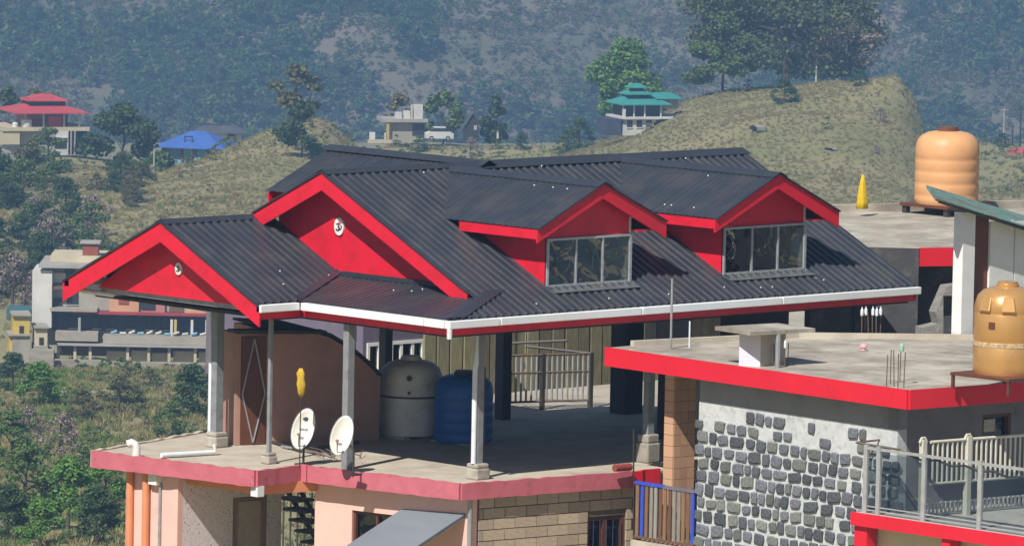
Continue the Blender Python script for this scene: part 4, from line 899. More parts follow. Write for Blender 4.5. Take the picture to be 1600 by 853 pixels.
CP += [(140, 400, 705), (220, 345, 745), (280, 300, 790), (340, 262, 830), (400, 225, 865), (450, 198, 880), (480, 190, 884), (515, 205, 878), (550, 250, 860), (470, 290, 800), (400, 330, 752), (340, 400, 690), (480, 400, 690), (480, 232, 960), (400, 262, 950), (560, 270, 980)]
CP += [(600, 226, 1000), (660, 226, 1003), (720, 226, 1003), (790, 226, 1000), (640, 300, 900), (760, 300, 900), (850, 238, 960), (600, 262, 1130), (750, 262, 1130), (860, 262, 1100), (880, 285, 880), (850, 330, 820)]
CP += [(900, 256, 905), (945, 236, 920), (985, 214, 930), (1040, 180, 940), (1085, 156, 948), (1140, 144, 952), (1210, 140, 955), (1270, 135, 956), (1320, 132, 956), (1370, 134, 952), (1405, 140, 945), (1425, 160, 932), (1440, 215, 905), (1460, 300, 850), (1200, 235, 865), (1340, 235, 865), (1080, 250, 865), (1300, 330, 800), (1100, 330, 800)]
CP += [(1452, 262, 935), (1470, 262, 1000), (960, 262, 1040), (1060, 232, 1070), (1210, 222, 1070), (1330, 216, 1070), (1420, 236, 1060)]
CP += [(1500, 232, 1040), (1560, 228, 1080), (1620, 238, 1050), (1800, 240, 1050), (1530, 300, 880), (1620, 300, 880), (1620, 370, 770), (1800, 370, 770), (1480, 330, 830)]
CP += [(px, 330, 1300) for px in range(-800, 2500, 300)]+[(px, 330, 1600) for px in range(-800, 2500, 300)]+[(px, 250, 1850) for px in range(-800, 2500, 300)]
pts = np.array([at(a, b, d=c) for a, b, c in CP])
extra = []
for l in range(-120, 160, 40):
    for f_ in (20, 80, 140, 200): extra.append(CAM*(1, 1, 0)+FH*f_+RH*l+np.array([0, 0, -13.0-(6 if f_ > 150 else 0)-(4 if l < -20 else 0)]))
pts = np.vstack([pts, np.array(extra)])
def fl6(xy):
    q = np.asarray(xy)[:, :2]-CAM[:2]; return np.stack([q@FH[:2], 6*(q@RH[:2])], 1)
XY = fl6(pts); cc_ = 8.0
def ker(A, B): return -np.sqrt(((A[:, None, :]-B[None, :, :])**2).sum(-1)+cc_*cc_)
zm = pts[:, 2].mean(); K_ = ker(XY, XY); n_ = len(XY)
A_ = np.block([[K_-np.eye(n_)*2.2, np.ones((n_, 1))], [np.ones((1, n_)), np.zeros((1, 1))]])
wv = np.linalg.solve(A_, np.append(pts[:, 2], 0))
def rbf(xy):
    out = np.empty(len(xy))
    xy = fl6(xy)
    for i in range(0, len(xy), 4000): out[i:i+4000] = ker(xy[i:i+4000], XY)@wv[:-1]+wv[-1]
    return out
_perm = RNG.permutation(512)
_gr = RNG.random((512,))
def vnoise(x, y):
    xi = np.floor(x).astype(int); yi = np.floor(y).astype(int); fx = x-xi; fy = y-yi
    fx = fx*fx*(3-2*fx); fy = fy*fy*(3-2*fy)
    def h(a, b): return _gr[(_perm[(a % 512)]+b) % 512]
    return (h(xi, yi)*(1-fx)+h(xi+1, yi)*fx)*(1-fy)+(h(xi, yi+1)*(1-fx)+h(xi+1, yi+1)*fx)*fy-.5
def fbm(x, y, o=4):
    s_ = 0; a = 1.0
    for k in range(o): s_ = s_+a*vnoise(x*2**k+17*k, y*2**k+31*k); a *= .5
    return s_
# regular grid in metres along and across the valley; heights looked up from it for placing things
G_F = np.concatenate([np.arange(15, 300, 7.), np.arange(300, 1120, 4.), np.arange(1120, 1960, 14.)]); G_L = np.concatenate([np.arange(-400, -120, 14.), np.arange(-120, 120, 2.4), np.arange(120, 401, 14.)])
FF, LL = np.meshgrid(G_F, G_L, indexing='ij')
gx = CAM[0]+FF*FH[0]+LL*RH[0]; gy = CAM[1]+FF*FH[1]+LL*RH[1]
gz = rbf(np.stack([gx.ravel(), gy.ravel()], 1)).reshape(gx.shape)
amp = np.clip((FF-250)/250, 0, 1)
gz = gz+amp*(1.1*fbm(gx/26, gy/26, 3)+.5*fbm(gx/6, gy/6, 2))
def ground_z(x, y):
    f_ = (x-CAM[0])*FH[0]+(y-CAM[1])*FH[1]; l_ = (x-CAM[0])*RH[0]+(y-CAM[1])*RH[1]
    i = int(np.clip(np.searchsorted(G_F, f_)-1, 0, len(G_F)-2)); j = int(np.clip(np.searchsorted(G_L, l_)-1, 0, len(G_L)-2))
    a = np.clip((f_-G_F[i])/(G_F[i+1]-G_F[i]), 0, 1); b = np.clip((l_-G_L[j])/(G_L[j+1]-G_L[j]), 0, 1)
    return (gz[i, j]*(1-a)+gz[i+1, j]*a)*(1-b)+(gz[i, j+1]*(1-a)+gz[i+1, j+1]*a)*b
def hit(px, py, d0=250., d1=1900., step=2.5):
    """first place where the line of sight through a pixel meets the ground"""
    d = d0
    while d < d1:
        p = at(px, py, d=d)
        if p[2] <= ground_z(p[0], p[1]): return np.array([p[0], p[1], ground_z(p[0], p[1])])
        d += step
    return None
def on_ground(px, d):
    p = at(px, 300, d=d); p[2] = ground_z(p[0], p[1]); return p
def grid_mesh(name, X, Y_, Z, m):
    nf, nl = X.shape; me = bpy.data.meshes.new(name)
    V = np.stack([X, Y_, Z], -1).reshape(-1, 3); idx = np.arange(nf*nl).reshape(nf, nl)
    Fq = np.stack([idx[:-1, :-1], idx[:-1, 1:], idx[1:, 1:], idx[1:, :-1]], -1).reshape(-1, 4)
    me.vertices.add(len(V)); me.vertices.foreach_set('co', V.ravel()); me.loops.add(Fq.size); me.loops.foreach_set('vertex_index', Fq.ravel().astype(np.int32))
    me.polygons.add(len(Fq)); me.polygons.foreach_set('loop_start', np.arange(0, Fq.size, 4, dtype=np.int32)); me.polygons.foreach_set('loop_total', np.full(len(Fq), 4, np.int32))
    me.update(calc_edges=True); me.validate(); me.polygons.foreach_set('use_smooth', [True]*len(Fq))
    if me.polygons[0].normal.z < 0: me.flip_normals()
    me.materials.append(m); o = bpy.data.objects.new(name, me); col.objects.link(o); o['kind'] = 'structure'; return o
DRY = mat('dry_grass_ground', (.33, .275, .13), .95, (.22, .22, .085), .05, bump=.8, bscale=.9, dirt=(.32, .24, .155), dscale=.12, dlo=.5, dhi=.75)
FAR = mat('far_slope_ground', (.185, .152, .115), .95, (.10, .108, .06), .02, bump=.8, bscale=.3, dirt=(.23, .18, .14), dscale=.05, dlo=.5, dhi=.75)
grid_mesh('ground', gx, gy, gz, DRY)
MF = np.concatenate([np.arange(1880, 2400, 7.), np.arange(2400, 3600, 40.)]); ML = np.concatenate([np.arange(-1400, -320, 40.), np.arange(-320, 321, 7.), np.arange(360, 1401, 40.)])
F2, L2 = np.meshgrid(MF, ML, indexing='ij')
mx_ = CAM[0]+F2*FH[0]+L2*RH[0]; my_ = CAM[1]+F2*FH[1]+L2*RH[1]
def mount_z(f_, x, y):
    l_ = (x-CAM[0])*RH[0]+(y-CAM[1])*RH[1]
    base = -175+.40*(f_-1880)
    return base+26*fbm(x/150+3, y/150, 4)+9*np.abs(fbm(x/55, y/55, 3))*2-.02*l_
mz_ = mount_z(F2, mx_, my_)
grid_mesh('hills', mx_, my_, mz_, FAR)

# ------------------------------------------------------------------ foliage
def leaf_arrays(clumps, n, size, rng, flat=.6):
    """n leaf faces spread through a list of (centre, radii) clumps, denser towards the surface"""
    w_ = np.array([c[1][0]*c[1][1]+c[1][2]*c[1][0] for c in clumps]); w_ = w_/w_.sum()
    ci = rng.choice(len(clumps), n, p=w_); C0 = np.array([c[0] for c in clumps])[ci]; R0 = np.array([c[1] for c in clumps])[ci]
    d = rng.normal(size=(n, 3)); d /= np.linalg.norm(d, axis=1)[:, None]; rad = rng.random(n)**.45
    P0 = C0+d*rad[:, None]*R0
    nrm = d*.7+rng.normal(size=(n, 3))*.7+np.array([0, 0, flat]); nrm /= np.linalg.norm(nrm, axis=1)[:, None]
    t = np.cross(nrm, rng.normal(size=(n, 3))); t /= np.linalg.norm(t, axis=1)[:, None]; b = np.cross(nrm, t)
    s_ = size*rng.uniform(.5, 1.3, n)[:, None]
    k = rng.uniform(.45, .9, n)[:, None]
    V = np.stack([P0-t*s_, P0+b*s_*k, P0+t*s_, P0-b*s_*k], 1).reshape(-1, 3)
    Fq = np.arange(n*4).reshape(n, 4); return V, Fq
def quad_mesh(name, V, Fq, m):
    me = bpy.data.meshes.new(name); me.vertices.add(len(V)); me.vertices.foreach_set('co', V.astype(np.float32).ravel())
    me.loops.add(Fq.size); me.loops.foreach_set('vertex_index', Fq.ravel().astype(np.int32)); me.polygons.add(len(Fq))
    me.polygons.foreach_set('loop_start', np.arange(0, Fq.size, 4, dtype=np.int32)); me.polygons.foreach_set('loop_total', np.full(len(Fq), 4, np.int32))
    me.update(calc_edges=True); me.materials.append(m); return me
LEAF_D = mat('leaf_dark', (.05, .098, .03), .7, (.075, .115, .035), .25, isl=.45, trans=.25)
LEAF_M = mat('leaf_mid', (.10, .165, .04), .7, (.135, .185, .05), .25, isl=.45, trans=.25)
LEAF_B = mat('leaf_bright', (.11, .24, .035), .6, (.155, .27, .045), .25, isl=.4, trans=.3)
LEAF_O = mat('leaf_olive', (.125, .125, .055), .8, (.16, .145, .065), .25, isl=.45, trans=.25)
LEAF_Y = mat('leaf_yellowish', (.21, .185, .075), .8, (.25, .2, .085), .3, isl=.4, trans=.25)
LEAF_G = mat('leaf_grey_green', (.092, .118, .048), .75, (.125, .138, .058), .3, isl=.4, trans=.25)
TWIG = mat('bare_twig', (.26, .205, .18), .9, (.19, .15, .13), 1.5, isl=.3)
BARK = mat('bark', (.10, .078, .058), .95, (.065, .05, .038), 3, bump=.5, bscale=8)
BARKP = mat('pale_bark', (.30, .26, .21), .95, (.2, .17, .14), 3, bump=.5, bscale=8)
def crown_clumps(w_, h, rng, n, z0=0.0, low=.0, flat=.55, spread=1.0):
    cl = []
    for k in range(n):
        an = rng.uniform(0, 2*math.pi); zz = rng.uniform(0, 1); prof = math.sin(math.pi*min(1, .16+.84*zz)**.8)
        r_ = w_*.5*prof*math.sqrt(rng.uniform(.15, 1))*spread
        cr = w_*rng.uniform(.11, .2)
        cl.append(((r_*math.cos(an), r_*math.sin(an), z0+h*zz), (cr, cr, cr*flat*rng.uniform(.8, 1.3))))
    return cl
def build_tree(name, label, cat, base, w_, h, trunk_h, leaf, nleaf, size, seed, nclump=18, bark=BARK, group=None, flat=.6, trunk_r=None, lean=0.0, limbs=9, spread=1.0):
    rng = np.random.default_rng(seed); T = thing(name, label, cat, (base[0], base[1], base[2]-.2), group)
    cl = crown_clumps(w_, h-trunk_h, rng, nclump, trunk_h+.04*h, flat=flat, spread=spread)
    tr = trunk_r or max(.12, h*.022); bx_, by_ = base[0], base[1]; mb = MB(); top = trunk_h+(h-trunk_h)*.62
    tk = [(bx_, by_, base[2]-.3)]; off = np.zeros(2)
    for k in range(1, 6): off = off+rng.normal(size=2)*h*.012+np.array([lean*h*.02, 0]); tk.append((bx_+off[0], by_+off[1], base[2]+top*k/5))
    mb.tube(tk, tr, 7, r1=tr*.3)
    idx = rng.choice(len(cl), min(limbs, len(cl)), replace=False)
    for i in idx:
        c, r_ = cl[i]; s0 = rng.uniform(.45, .95); p0 = lerp(tk[0], tk[-1], s0); p2 = np.array([bx_+c[0], by_+c[1], base[2]+c[2]]); p1 = lerp(p0, p2, .5)+(0, 0, -.05*h)
        mb.tube([p0, p1, p2], tr*.4, 5, r1=tr*.1)
    mb.build('trunk', bark, T)
    V, Fq = leaf_arrays(cl, nleaf, size, rng, flat=.5); V = V+np.array(base)-np.array(WL[T.name])
    me = quad_mesh('crown', V, Fq, leaf); o = bpy.data.objects.new('crown', me); col.objects.link(o); o.parent = T; WL[o.name] = WL[T.name]
    return T
def mpp(d): return d/F_PX      # metres per photo pixel at a distance

# shared small crowns for masses of scrub and wood that cannot be counted
def scatter(name, label, pts_, scl, protos_, kind='stuff'):
    """one object that carries copies of a few crown meshes at given points"""
    me = bpy.data.meshes.new(name); n = len(pts_); me.vertices.add(n); me.vertices.foreach_set('co', np.array(pts_, np.float32).ravel())
    for nm, tp, arr in (('scl', 'FLOAT', scl), ('rz', 'FLOAT', RNG.uniform(0, 6.28, n)), ('idx', 'INT', RNG.integers(0, len(protos_), n))):
        at_ = me.attributes.new(nm, tp, 'POINT'); at_.data.foreach_set('value', np.array(arr, np.float32 if tp == 'FLOAT' else np.int32))
    o = bpy.data.objects.new(name, me); col.objects.link(o); o['kind'] = 'stuff'; o['label'] = label[0]; o['category'] = label[1]
    ng = bpy.data.node_groups.new(name+'_nodes', 'GeometryNodeTree'); ng.interface.new_socket('Geometry', in_out='INPUT', socket_type='NodeSocketGeometry'); ng.interface.new_socket('Geometry', in_out='OUTPUT', socket_type='NodeSocketGeometry')
    N = ng.nodes; L = ng.links; gi = N.new('NodeGroupInput'); go = N.new('NodeGroupOutput'); jn = N.new('GeometryNodeJoinGeometry')
    def attr(nm, tp):
        a = N.new('GeometryNodeInputNamedAttribute'); a.data_type = tp; a.inputs[0].default_value = nm; return a.outputs[0]
    for k, pm in enumerate(protos_):
        po = bpy.data.objects.new(name+'_source', pm)
        oi = N.new('GeometryNodeObjectInfo'); oi.inputs[0].default_value = po
        cmp_ = N.new('FunctionNodeCompare'); cmp_.data_type = 'INT'; cmp_.operation = 'EQUAL'
        L.new(attr('idx', 'INT'), cmp_.inputs[2]); cmp_.inputs[3].default_value = k
        ip = N.new('GeometryNodeInstanceOnPoints'); L.new(gi.outputs[0], ip.inputs['Points']); L.new(cmp_.outputs[0], ip.inputs['Selection']); L.new(oi.outputs['Geometry'], ip.inputs['Instance'])
        L.new(attr('scl', 'FLOAT'), ip.inputs['Scale'])
        cx = N.new('ShaderNodeCombineXYZ'); L.new(attr('rz', 'FLOAT'), cx.inputs[2]); L.new(cx.outputs[0], ip.inputs['Rotation'])
        L.new(ip.outputs[0], jn.inputs[0])
    L.new(jn.outputs[0], go.inputs[0]); md = o.modifiers.new('scatter', 'NODES'); md.node_group = ng
    return o
def crown_proto(seed, leaf, n, size, w_=1.0, h=1.0, nclump=9, z0=0.0):
    rng = np.random.default_rng(seed); V, Fq = leaf_arrays(crown_clumps(w_, h, rng, nclump, z0), n, size, rng); return quad_mesh('crown_source', V, Fq, leaf)
# far wooded slope: uncountable scrub and wood, masses by noise
def green_bias(x, y, z):
    v = np.stack([x, y, z], -1)-CAM; q = v@_fw; a = 800+F_PX*(v@_r)/q; b = 426.5-F_PX*(v@_u)/q; e = np.exp
    return .38*e(-((a-390)/210)**2-((b-150)/75)**2)+.3*e(-((a-640)/70)**2-((b-60)/45)**2)+.22*e(-((a-1500)/200)**2)-.12*e(-((a-700)/200)**2-((b-150)/60)**2)
def far_points(n, thr, seed, lo, hi, fscale, bias=None):
    rng = np.random.default_rng(seed); m_ = n*6; f_ = rng.uniform(1900, 2330, m_); l_ = rng.uniform(-230, 230, m_); x = CAM[0]+f_*FH[0]+l_*RH[0]; y = CAM[1]+f_*FH[1]+l_*RH[1]
    z = mount_z(f_, x, y); v = fbm(x/fscale+seed, y/fscale, 3)
    if bias: v = v+bias(x, y, z)
    k = np.nonzero(v >= thr)[0][:n]
    return np.stack([x, y, z-.3], 1)[k], (rng.uniform(lo, hi, m_)*(1+.5*np.maximum(0, v)))[k]
FARL = mat('far_leaf', (.062, .115, .045), .8, (.09, .135, .05), .12, isl=.4, trans=.25); pd = [crown_proto(k, FARL, 300, .056, 1.0, .9, 12) for k in range(4)]; pm_ = [crown_proto(10+k, LEAF_M, 260, .06, 1.0, .8) for k in range(3)]
po_ = [crown_proto(20+k, LEAF_O, 240, .06, 1.0, .7) for k in range(3)]; py_ = [crown_proto(30+k, LEAF_Y, 120, .08, 1.0, .6) for k in range(2)]; pt_ = [crown_proto(40+k, TWIG, 220, .045, 1.0, .9) for k in range(3)]
P, S_ = far_points(5600, .08, 5, 3.0, 9.5, 60, green_bias); scatter('dark_wood', ('dark green wood covering the folds of the far hillside', 'wood'), P, S_, pd+pm_[:1])
P, S_ = far_points(17000, -.4, 8, 1.6, 4.4, 40); scatter('olive_scrub', ('olive scrub spread over the far hillside', 'scrub'), P, S_, po_+pm_[:1])
P, S_ = far_points(15000, -.3, 13, 1.5, 4.0, 55); scatter('bare_scrub', ('grey leafless scrub between the woods of the far hillside', 'scrub'), P, S_, pt_+py_[:1])

# dry grass tufts on the knolls
def tuft(seed, m, n=34):
    rng = np.random.default_rng(seed); V = []; Fq = []
    for k in range(n):
        an = rng.uniform(0, 6.28); r_ = .5*math.sqrt(rng.random()); x, y = r_*math.cos(an), r_*math.sin(an); h = rng.uniform(.35, 1); l_ = rng.normal(size=2)*.3; t = np.array([math.cos(an+1.3), math.sin(an+1.3), 0])*.07
        p = np.array([x, y, -.1]); q = np.array([x+l_[0], y+l_[1], h]); m_ = lerp(p, q, .55)+(0, 0, .08)
        i = len(V); V += [p-t, p+t, m_+t*.7, m_-t*.7, q+t*.2, q-t*.2]; Fq += [(i, i+1, i+2, i+3), (i+3, i+2, i+4, i+5)]
    return quad_mesh('tuft_source', np.array(V), np.array(Fq), m)
GR1 = mat('dry_grass', (.40, .335, .155), .9, (.31, .28, .115), .3, isl=.3, trans=.3); GR2 = mat('green_grass', (.19, .235, .07), .9, (.23, .25, .085), .3, isl=.35, trans=.3); GR3 = mat('brown_grass', (.30, .23, .135), .9, (.23, .175, .1), .3, isl=.3, trans=.3)
def px_points(n, seed, x0, x1, y0, y1, dmin=250, thr=None, fscale=20):
    rng = np.random.default_rng(seed); P = []; tries = 0
    while len(P) < n and tries < n*6:
        tries += 1; p = hit(rng.uniform(x0, x1), rng.uniform(y0, y1), dmin, step=5)
        if p is None: continue
        if thr is not None and float(fbm(np.array([p[0]/fscale]), np.array([p[1]/fscale]), 2)[0]) < thr: continue
        P.append((p[0], p[1], p[2]-.05))
    return P
def world_points(n, seed, f0, f1, l0, l1, thr=None, fscale=14):
    """even scatter over a patch of ground given in metres along and across the valley"""
    rng = np.random.default_rng(seed); f_ = rng.uniform(f0, f1, n); l_ = rng.uniform(l0, l1, n); x = CAM[0]+f_*FH[0]+l_*RH[0]; y = CAM[1]+f_*FH[1]+l_*RH[1]
    keep = np.ones(n, bool) if thr is None else fbm(x/fscale+seed, y/fscale, 3) > thr
    return [(a, b, ground_z(a, b)-.04) for a, b in zip(x[keep], y[keep])]
t1 = [tuft(k, GR1) for k in range(3)]+[tuft(5, GR3)]; t2 = [tuft(k+9, GR2) for k in range(2)]+[tuft(12, GR1)]
P = world_points(15000, 3, 760, 965, 5, 62)+world_points(11000, 4, 640, 900, -60, -18); scatter('dry_grass', ('short dry grass on the hill slopes', 'grass'), P, RNG.uniform(.18, .42, len(P)), t1)
P = world_points(5200, 6, 760, 965, 5, 75, .05)+world_points(2500, 7, 640, 900, -62, -18, .1)+world_points(2400, 8, 860, 1010, -22, 14, -.1); scatter('green_grass', ('patches of greener grass on the hill slopes', 'grass'), P, RNG.uniform(.18, .42, len(P)), t2)
P = world_points(5200, 21, 310, 545, -40, -14)+world_points(1800, 22, 860, 1060, 50, 90); scatter('rough_grass', ('rough grass and weeds on the valley side', 'grass'), P, RNG.uniform(.25, .7, len(P)), t2+t1[:1])
GRV = mat('vivid_grass', (.17, .30, .05), .9, (.22, .33, .065), .5, isl=.3, trans=.3); t3 = [tuft(k+20, GRV) for k in range(2)]
P = px_points(1500, 41, -20, 135, 585, 690, 400, -.15, 8)+px_points(500, 42, 60, 180, 690, 760, 320, .0, 8); scatter('vivid_grass', ('vivid green grass on the slope below the yellow huts', 'grass'), P, RNG.uniform(.25, .55, len(P)), t3)
sb = [crown_proto(60+k, LEAF_M, 130, .07, 1.0, .75, 7) for k in range(2)]+[crown_proto(70, LEAF_O, 130, .07, 1.0, .75, 7), crown_proto(71, TWIG, 110, .05, 1.0, .8, 6), crown_proto(72, LEAF_Y, 120, .06, 1.0, .6, 7)]
P = world_points(900, 31, 320, 545, -42, -14, -.12, 10); scatter('valley_scrub', ('low mixed scrub on the valley side below the pink terrace', 'scrub'), P, RNG.uniform(.6, 1.7, len(P)), sb)
P = world_points(700, 32, 570, 900, -80, -34, -.05, 20)+world_points(420, 33, 850, 1000, -30, 18, -.05, 12)+world_points(140, 34, 790, 960, 5, 75, .3, 16)+world_points(300, 35, 900, 1080, 55, 95, -.1); scatter('slope_scrub', ('low mixed scrub on the slopes below the far houses', 'scrub'), P, RNG.uniform(.7, 2.2, len(P)), sb)

P = world_points(9000, 51, 300, 790, -80, 90); scatter('valley_grass', ('dry grass covering the slope behind the houses', 'grass'), P, RNG.uniform(.3, .8, len(P)), t1+t2[:1])
P = world_points(2600, 52, 300, 790, -80, 90, -.05, 18); P = [p for p in P if (p[0]-CAM[0])*RH[0]+(p[1]-CAM[1])*RH[1] > -18]; scatter('mixed_scrub', ('mixed scrub on the slope behind the houses', 'scrub'), P, RNG.uniform(.8, 3.2, len(P)), sb)
# ---- trees that can be told apart
def tree_px(label, px, pyb, wpx, hpx, leaf, d=None, nleaf=2200, size_px=4.5, seed=1, trunk=.25, name='tree', cat='tree', group=None, **kw):
    p = on_ground(px, d) if d else hit(px, pyb)
    if p is None: p = on_ground(px, 900)
    d_ = (p-CAM)@FH; s_ = mpp(d_)
    dz = 0
    return build_tree(name, label, cat, p, wpx*s_, hpx*s_, hpx*s_*trunk, leaf, nleaf, size_px*s_, seed, group=group, **kw)
tree_px('large spreading tree with grey-green crown on the grassy hilltop', 1225, 142, 290, 215, LEAF_G, d=962, nleaf=30000, size_px=3.6, seed=2, trunk=.10, nclump=60, limbs=20, spread=1.05, trunk_r=.55)
tree_px('olive-green tree beside the big hilltop tree, with a rounded crown', 1125, 140, 120, 115, LEAF_M, d=955, nleaf=9000, size_px=3.2, seed=3, trunk=.08, nclump=22)
tree_px('leafless pale-trunked tree at the right of the big hilltop tree', 1318, 132, 110, 100, TWIG, d=958, nleaf=1500, size_px=3.2, seed=4, trunk=.35, nclump=20, bark=BARKP, limbs=16)
tree_px('dense bright green tree rising behind the teal-roofed house', 975, 215, 140, 135, LEAF_B, d=960, nleaf=13000, size_px=3.4, seed=5, trunk=.05, nclump=30, flat=.75)
tree_px('flat-topped thin tree standing on the dry grassy knoll', 462, 262, 90, 125, LEAF_O, d=845, nleaf=1500, size_px=4.0, seed=6, trunk=.5, nclump=16, limbs=14, flat=.4)
tree_px('dark bushy tree low on the dry knoll beside the black ridge', 470, 262, 95, 75, LEAF_D, d=838, nleaf=2000, size_px=4.0, seed=7, trunk=.1, nclump=16)
tree_px('dark conical evergreen tree beside the black gabled hut', 773, 226, 46, 72, LEAF_D, d=1000, nleaf=2400, size_px=4.0, seed=8, trunk=.04, nclump=18, flat=.9)
tree_px('light green tree behind the small flat-roofed house', 690, 226, 70, 85, LEAF_M, d=1022, nleaf=1800, size_px=4.0, seed=9, trunk=.2, nclump=16)
tree_px('yellow-green tree left of the small flat-roofed house', 625, 226, 50, 80, LEAF_Y, d=1022, nleaf=1000, size_px=4.0, seed=10, trunk=.3, nclump=12)
tree_px('rounded dark tree between the red-roofed and blue-roofed houses', 190, 262, 120, 95, LEAF_D, d=900, nleaf=4200, size_px=4.5, seed=12, trunk=.05, nclump=24)
tree_px('round green tree in front of the blue-roofed house', 250, 285, 50, 30, LEAF_M, d=868, nleaf=2200, size_px=4.0, seed=13, trunk=.05, nclump=16)
tree_px('tall thin leafy tree behind the red-roofed house', 60, 240, 75, 110, LEAF_O, d=950, nleaf=1800, size_px=4.2, seed=14, trunk=.3, nclump=14)
tree_px('dark evergreen at the hill edge by the red-roofed house', 12, 250, 60, 110, LEAF_D, d=940, nleaf=2200, size_px=4.2, seed=15, trunk=.1, nclump=16)
tree_px('isolated dark tree standing out on the far misty hillside', 650, 92, 70, 72, LEAF_D, d=1000, nleaf=10, seed=16) if 0 else None
def far_tree(label, px, py, wpx, hpx, leaf, seed, n=1200):
    d = 1900.; p = None
    while d < 2600:
        q = at(px, py, d=d)
        if q[2] <= mount_z(d, q[0], q[1]): p = q; break
        d += 4
    if p is None: return
    s_ = mpp(d); build_tree('tree', label, 'tree', p, wpx*s_, hpx*s_, hpx*s_*.12, leaf, n, 3.6*s_, seed, nclump=18)
far_tree('pair-topped dark tree standing out on the misty far hillside', 640, 98, 56, 72, LEAF_D, 17, 1500)
far_tree('tall dark green tree beside the pair-topped one on the misty hillside', 672, 98, 46, 66, LEAF_D, 18, 1300)
far_tree('broad dark tree on the misty hillside above the dry knoll', 455, 110, 70, 60, LEAF_D, 19, 1500)
# wood on the left slope below the red-roofed house: shared crowns, one object each
def shared_kind(seed, leaf, n, size, w_=1.0, h=1.0):
    rng = np.random.default_rng(seed); cl = crown_clumps(w_, h*.92, rng, 26, h*.0); V, Fq = leaf_arrays(cl, n, size, rng); mb = MB()
    mb.tube([(0, 0, -.15), (.02, .01, .3), (0, .02, h*.7)], .035, 6, r1=.01)
    for i in range(6): mb.tube([(0, .01, .25+.05*i), cl[i][0]], .015, 4, r1=.004)
    return quad_mesh('crown', V, Fq, leaf), proto_mesh(mb, 'trunk', BARK)
KINDS = [(shared_kind(80, LEAF_D, 3000, .032), 'dark green'), (shared_kind(81, LEAF_M, 3000, .032), 'mid green'), (shared_kind(82, LEAF_O, 2800, .032), 'olive'), (shared_kind(83, TWIG, 2000, .026, 1, 1.1), 'leafless grey'), (shared_kind(84, LEAF_B, 3000, .032), 'bright green')]
def plant(name, cat, label, p, size, kind, group, rz):
    (cm, tm_), _ = KINDS[kind]; T = thing(name, label, cat, (p[0], p[1], p[2]), group)
    for nm, me in (('crown', cm), ('trunk', tm_)):
        o = bpy.data.objects.new(nm, me); col.objects.link(o); o.parent = T; o.scale = (size, size, size*.9); o.rotation_euler = (0, 0, rz); WL[o.name] = WL[T.name]
rr = random.Random(5)
for k in range(30):
    px, py = rr.uniform(-30, 150), rr.uniform(265, 470)
    if py < 330 and px > 60: px -= 60
    p = hit(px, py, 560)
    if p is None: continue
    d_ = (p-CAM)@FH; kd = rr.choice((0, 0, 0, 1, 2, 3)); plant('tree', 'tree', KINDS[kd][1]+' tree in the wood on the slope below the red-roofed house', p, rr.uniform(52, 88)*mpp(d_), kd, 'trees on the slope below the red-roofed house: '+KINDS[kd][1], rr.uniform(0, 6))
for k in range(14):
    px, py = rr.uniform(150, 232), rr.uniform(262, 330); p = hit(px, py, 560)
    if p is None: continue
    d_ = (p-CAM)@FH; kd = rr.choice((0, 1, 2, 2)); plant('shrub', 'shrub', KINDS[kd][1]+' shrub in the gully between the red-roofed and blue-roofed houses', p, rr.uniform(26, 44)*mpp(d_), kd, 'gully shrubs: '+KINDS[kd][1], rr.uniform(0, 6))
BUSH = [(105, 830, 130, 4, 'largest bright green bush on the valley side by the orange corner pipes'), (40, 800, 120, 1, 'broad mid green bush beside the largest bright green one'), (165, 790, 90, 4, 'bright green bush touching the pink pier'), (20, 730, 100, 1, 'tall mid green bush above the broad mid green one'), (95, 720, 80, 3, 'leafless grey thicket above the largest bright green bush'),
        (60, 640, 80, 4, 'bright green bush on the open grass beside the small white stone'), (20, 610, 70, 0, 'dark green bush at the foot of the yellow huts'), (130, 660, 60, 2, 'olive bush just below the two flat pale rocks'), (185, 650, 70, 2, 'olive bush on dry grass below the layered retaining wall'), (300, 650, 95, 0, 'big dark green bush beside the downpipe of the porch column'), (270, 690, 70, 1, 'mid green bush behind the drain pipe on the terrace edge'),
        (355, 680, 70, 4, 'bright green bush between the porch column and the brown cabin door'), (150, 850, 110, 0, 'dark green bush right under the pink pier'), (10, 850, 110, 0, 'dark green bush below the broad mid green bush'), (210, 640, 45, 2, 'small olive bush under the end of the layered retaining wall'), (45, 690, 60, 3, 'small leafless grey bush under the white stone'), (130, 760, 70, 1, 'mid green bush below the white elbow pipe of the terrace'),
        (70, 580, 50, 0, 'dark green bush in front of the small stone wall'), (345, 600, 60, 0, 'dark green bush beside the porch column under the long building'), (235, 610, 40, 2, 'little olive bush growing against the layered retaining wall'), (20, 480, 90, 3, 'leafless grey tree behind the upper yellow hut'), (60, 860, 90, 4, 'bright green bush in front of the broad mid green bush'), (175, 840, 70, 1, 'mid green bush against the orange corner pipes')]
for k, (px, py, s_, kd, lab) in enumerate(BUSH):
    p = hit(px, py, 290)
    if p is None: continue
    d_ = (p-CAM)@FH; plant('bush', 'bush', lab, p, s_*mpp(d_), kd, 'bushes on the valley side', rr.uniform(0, 6))
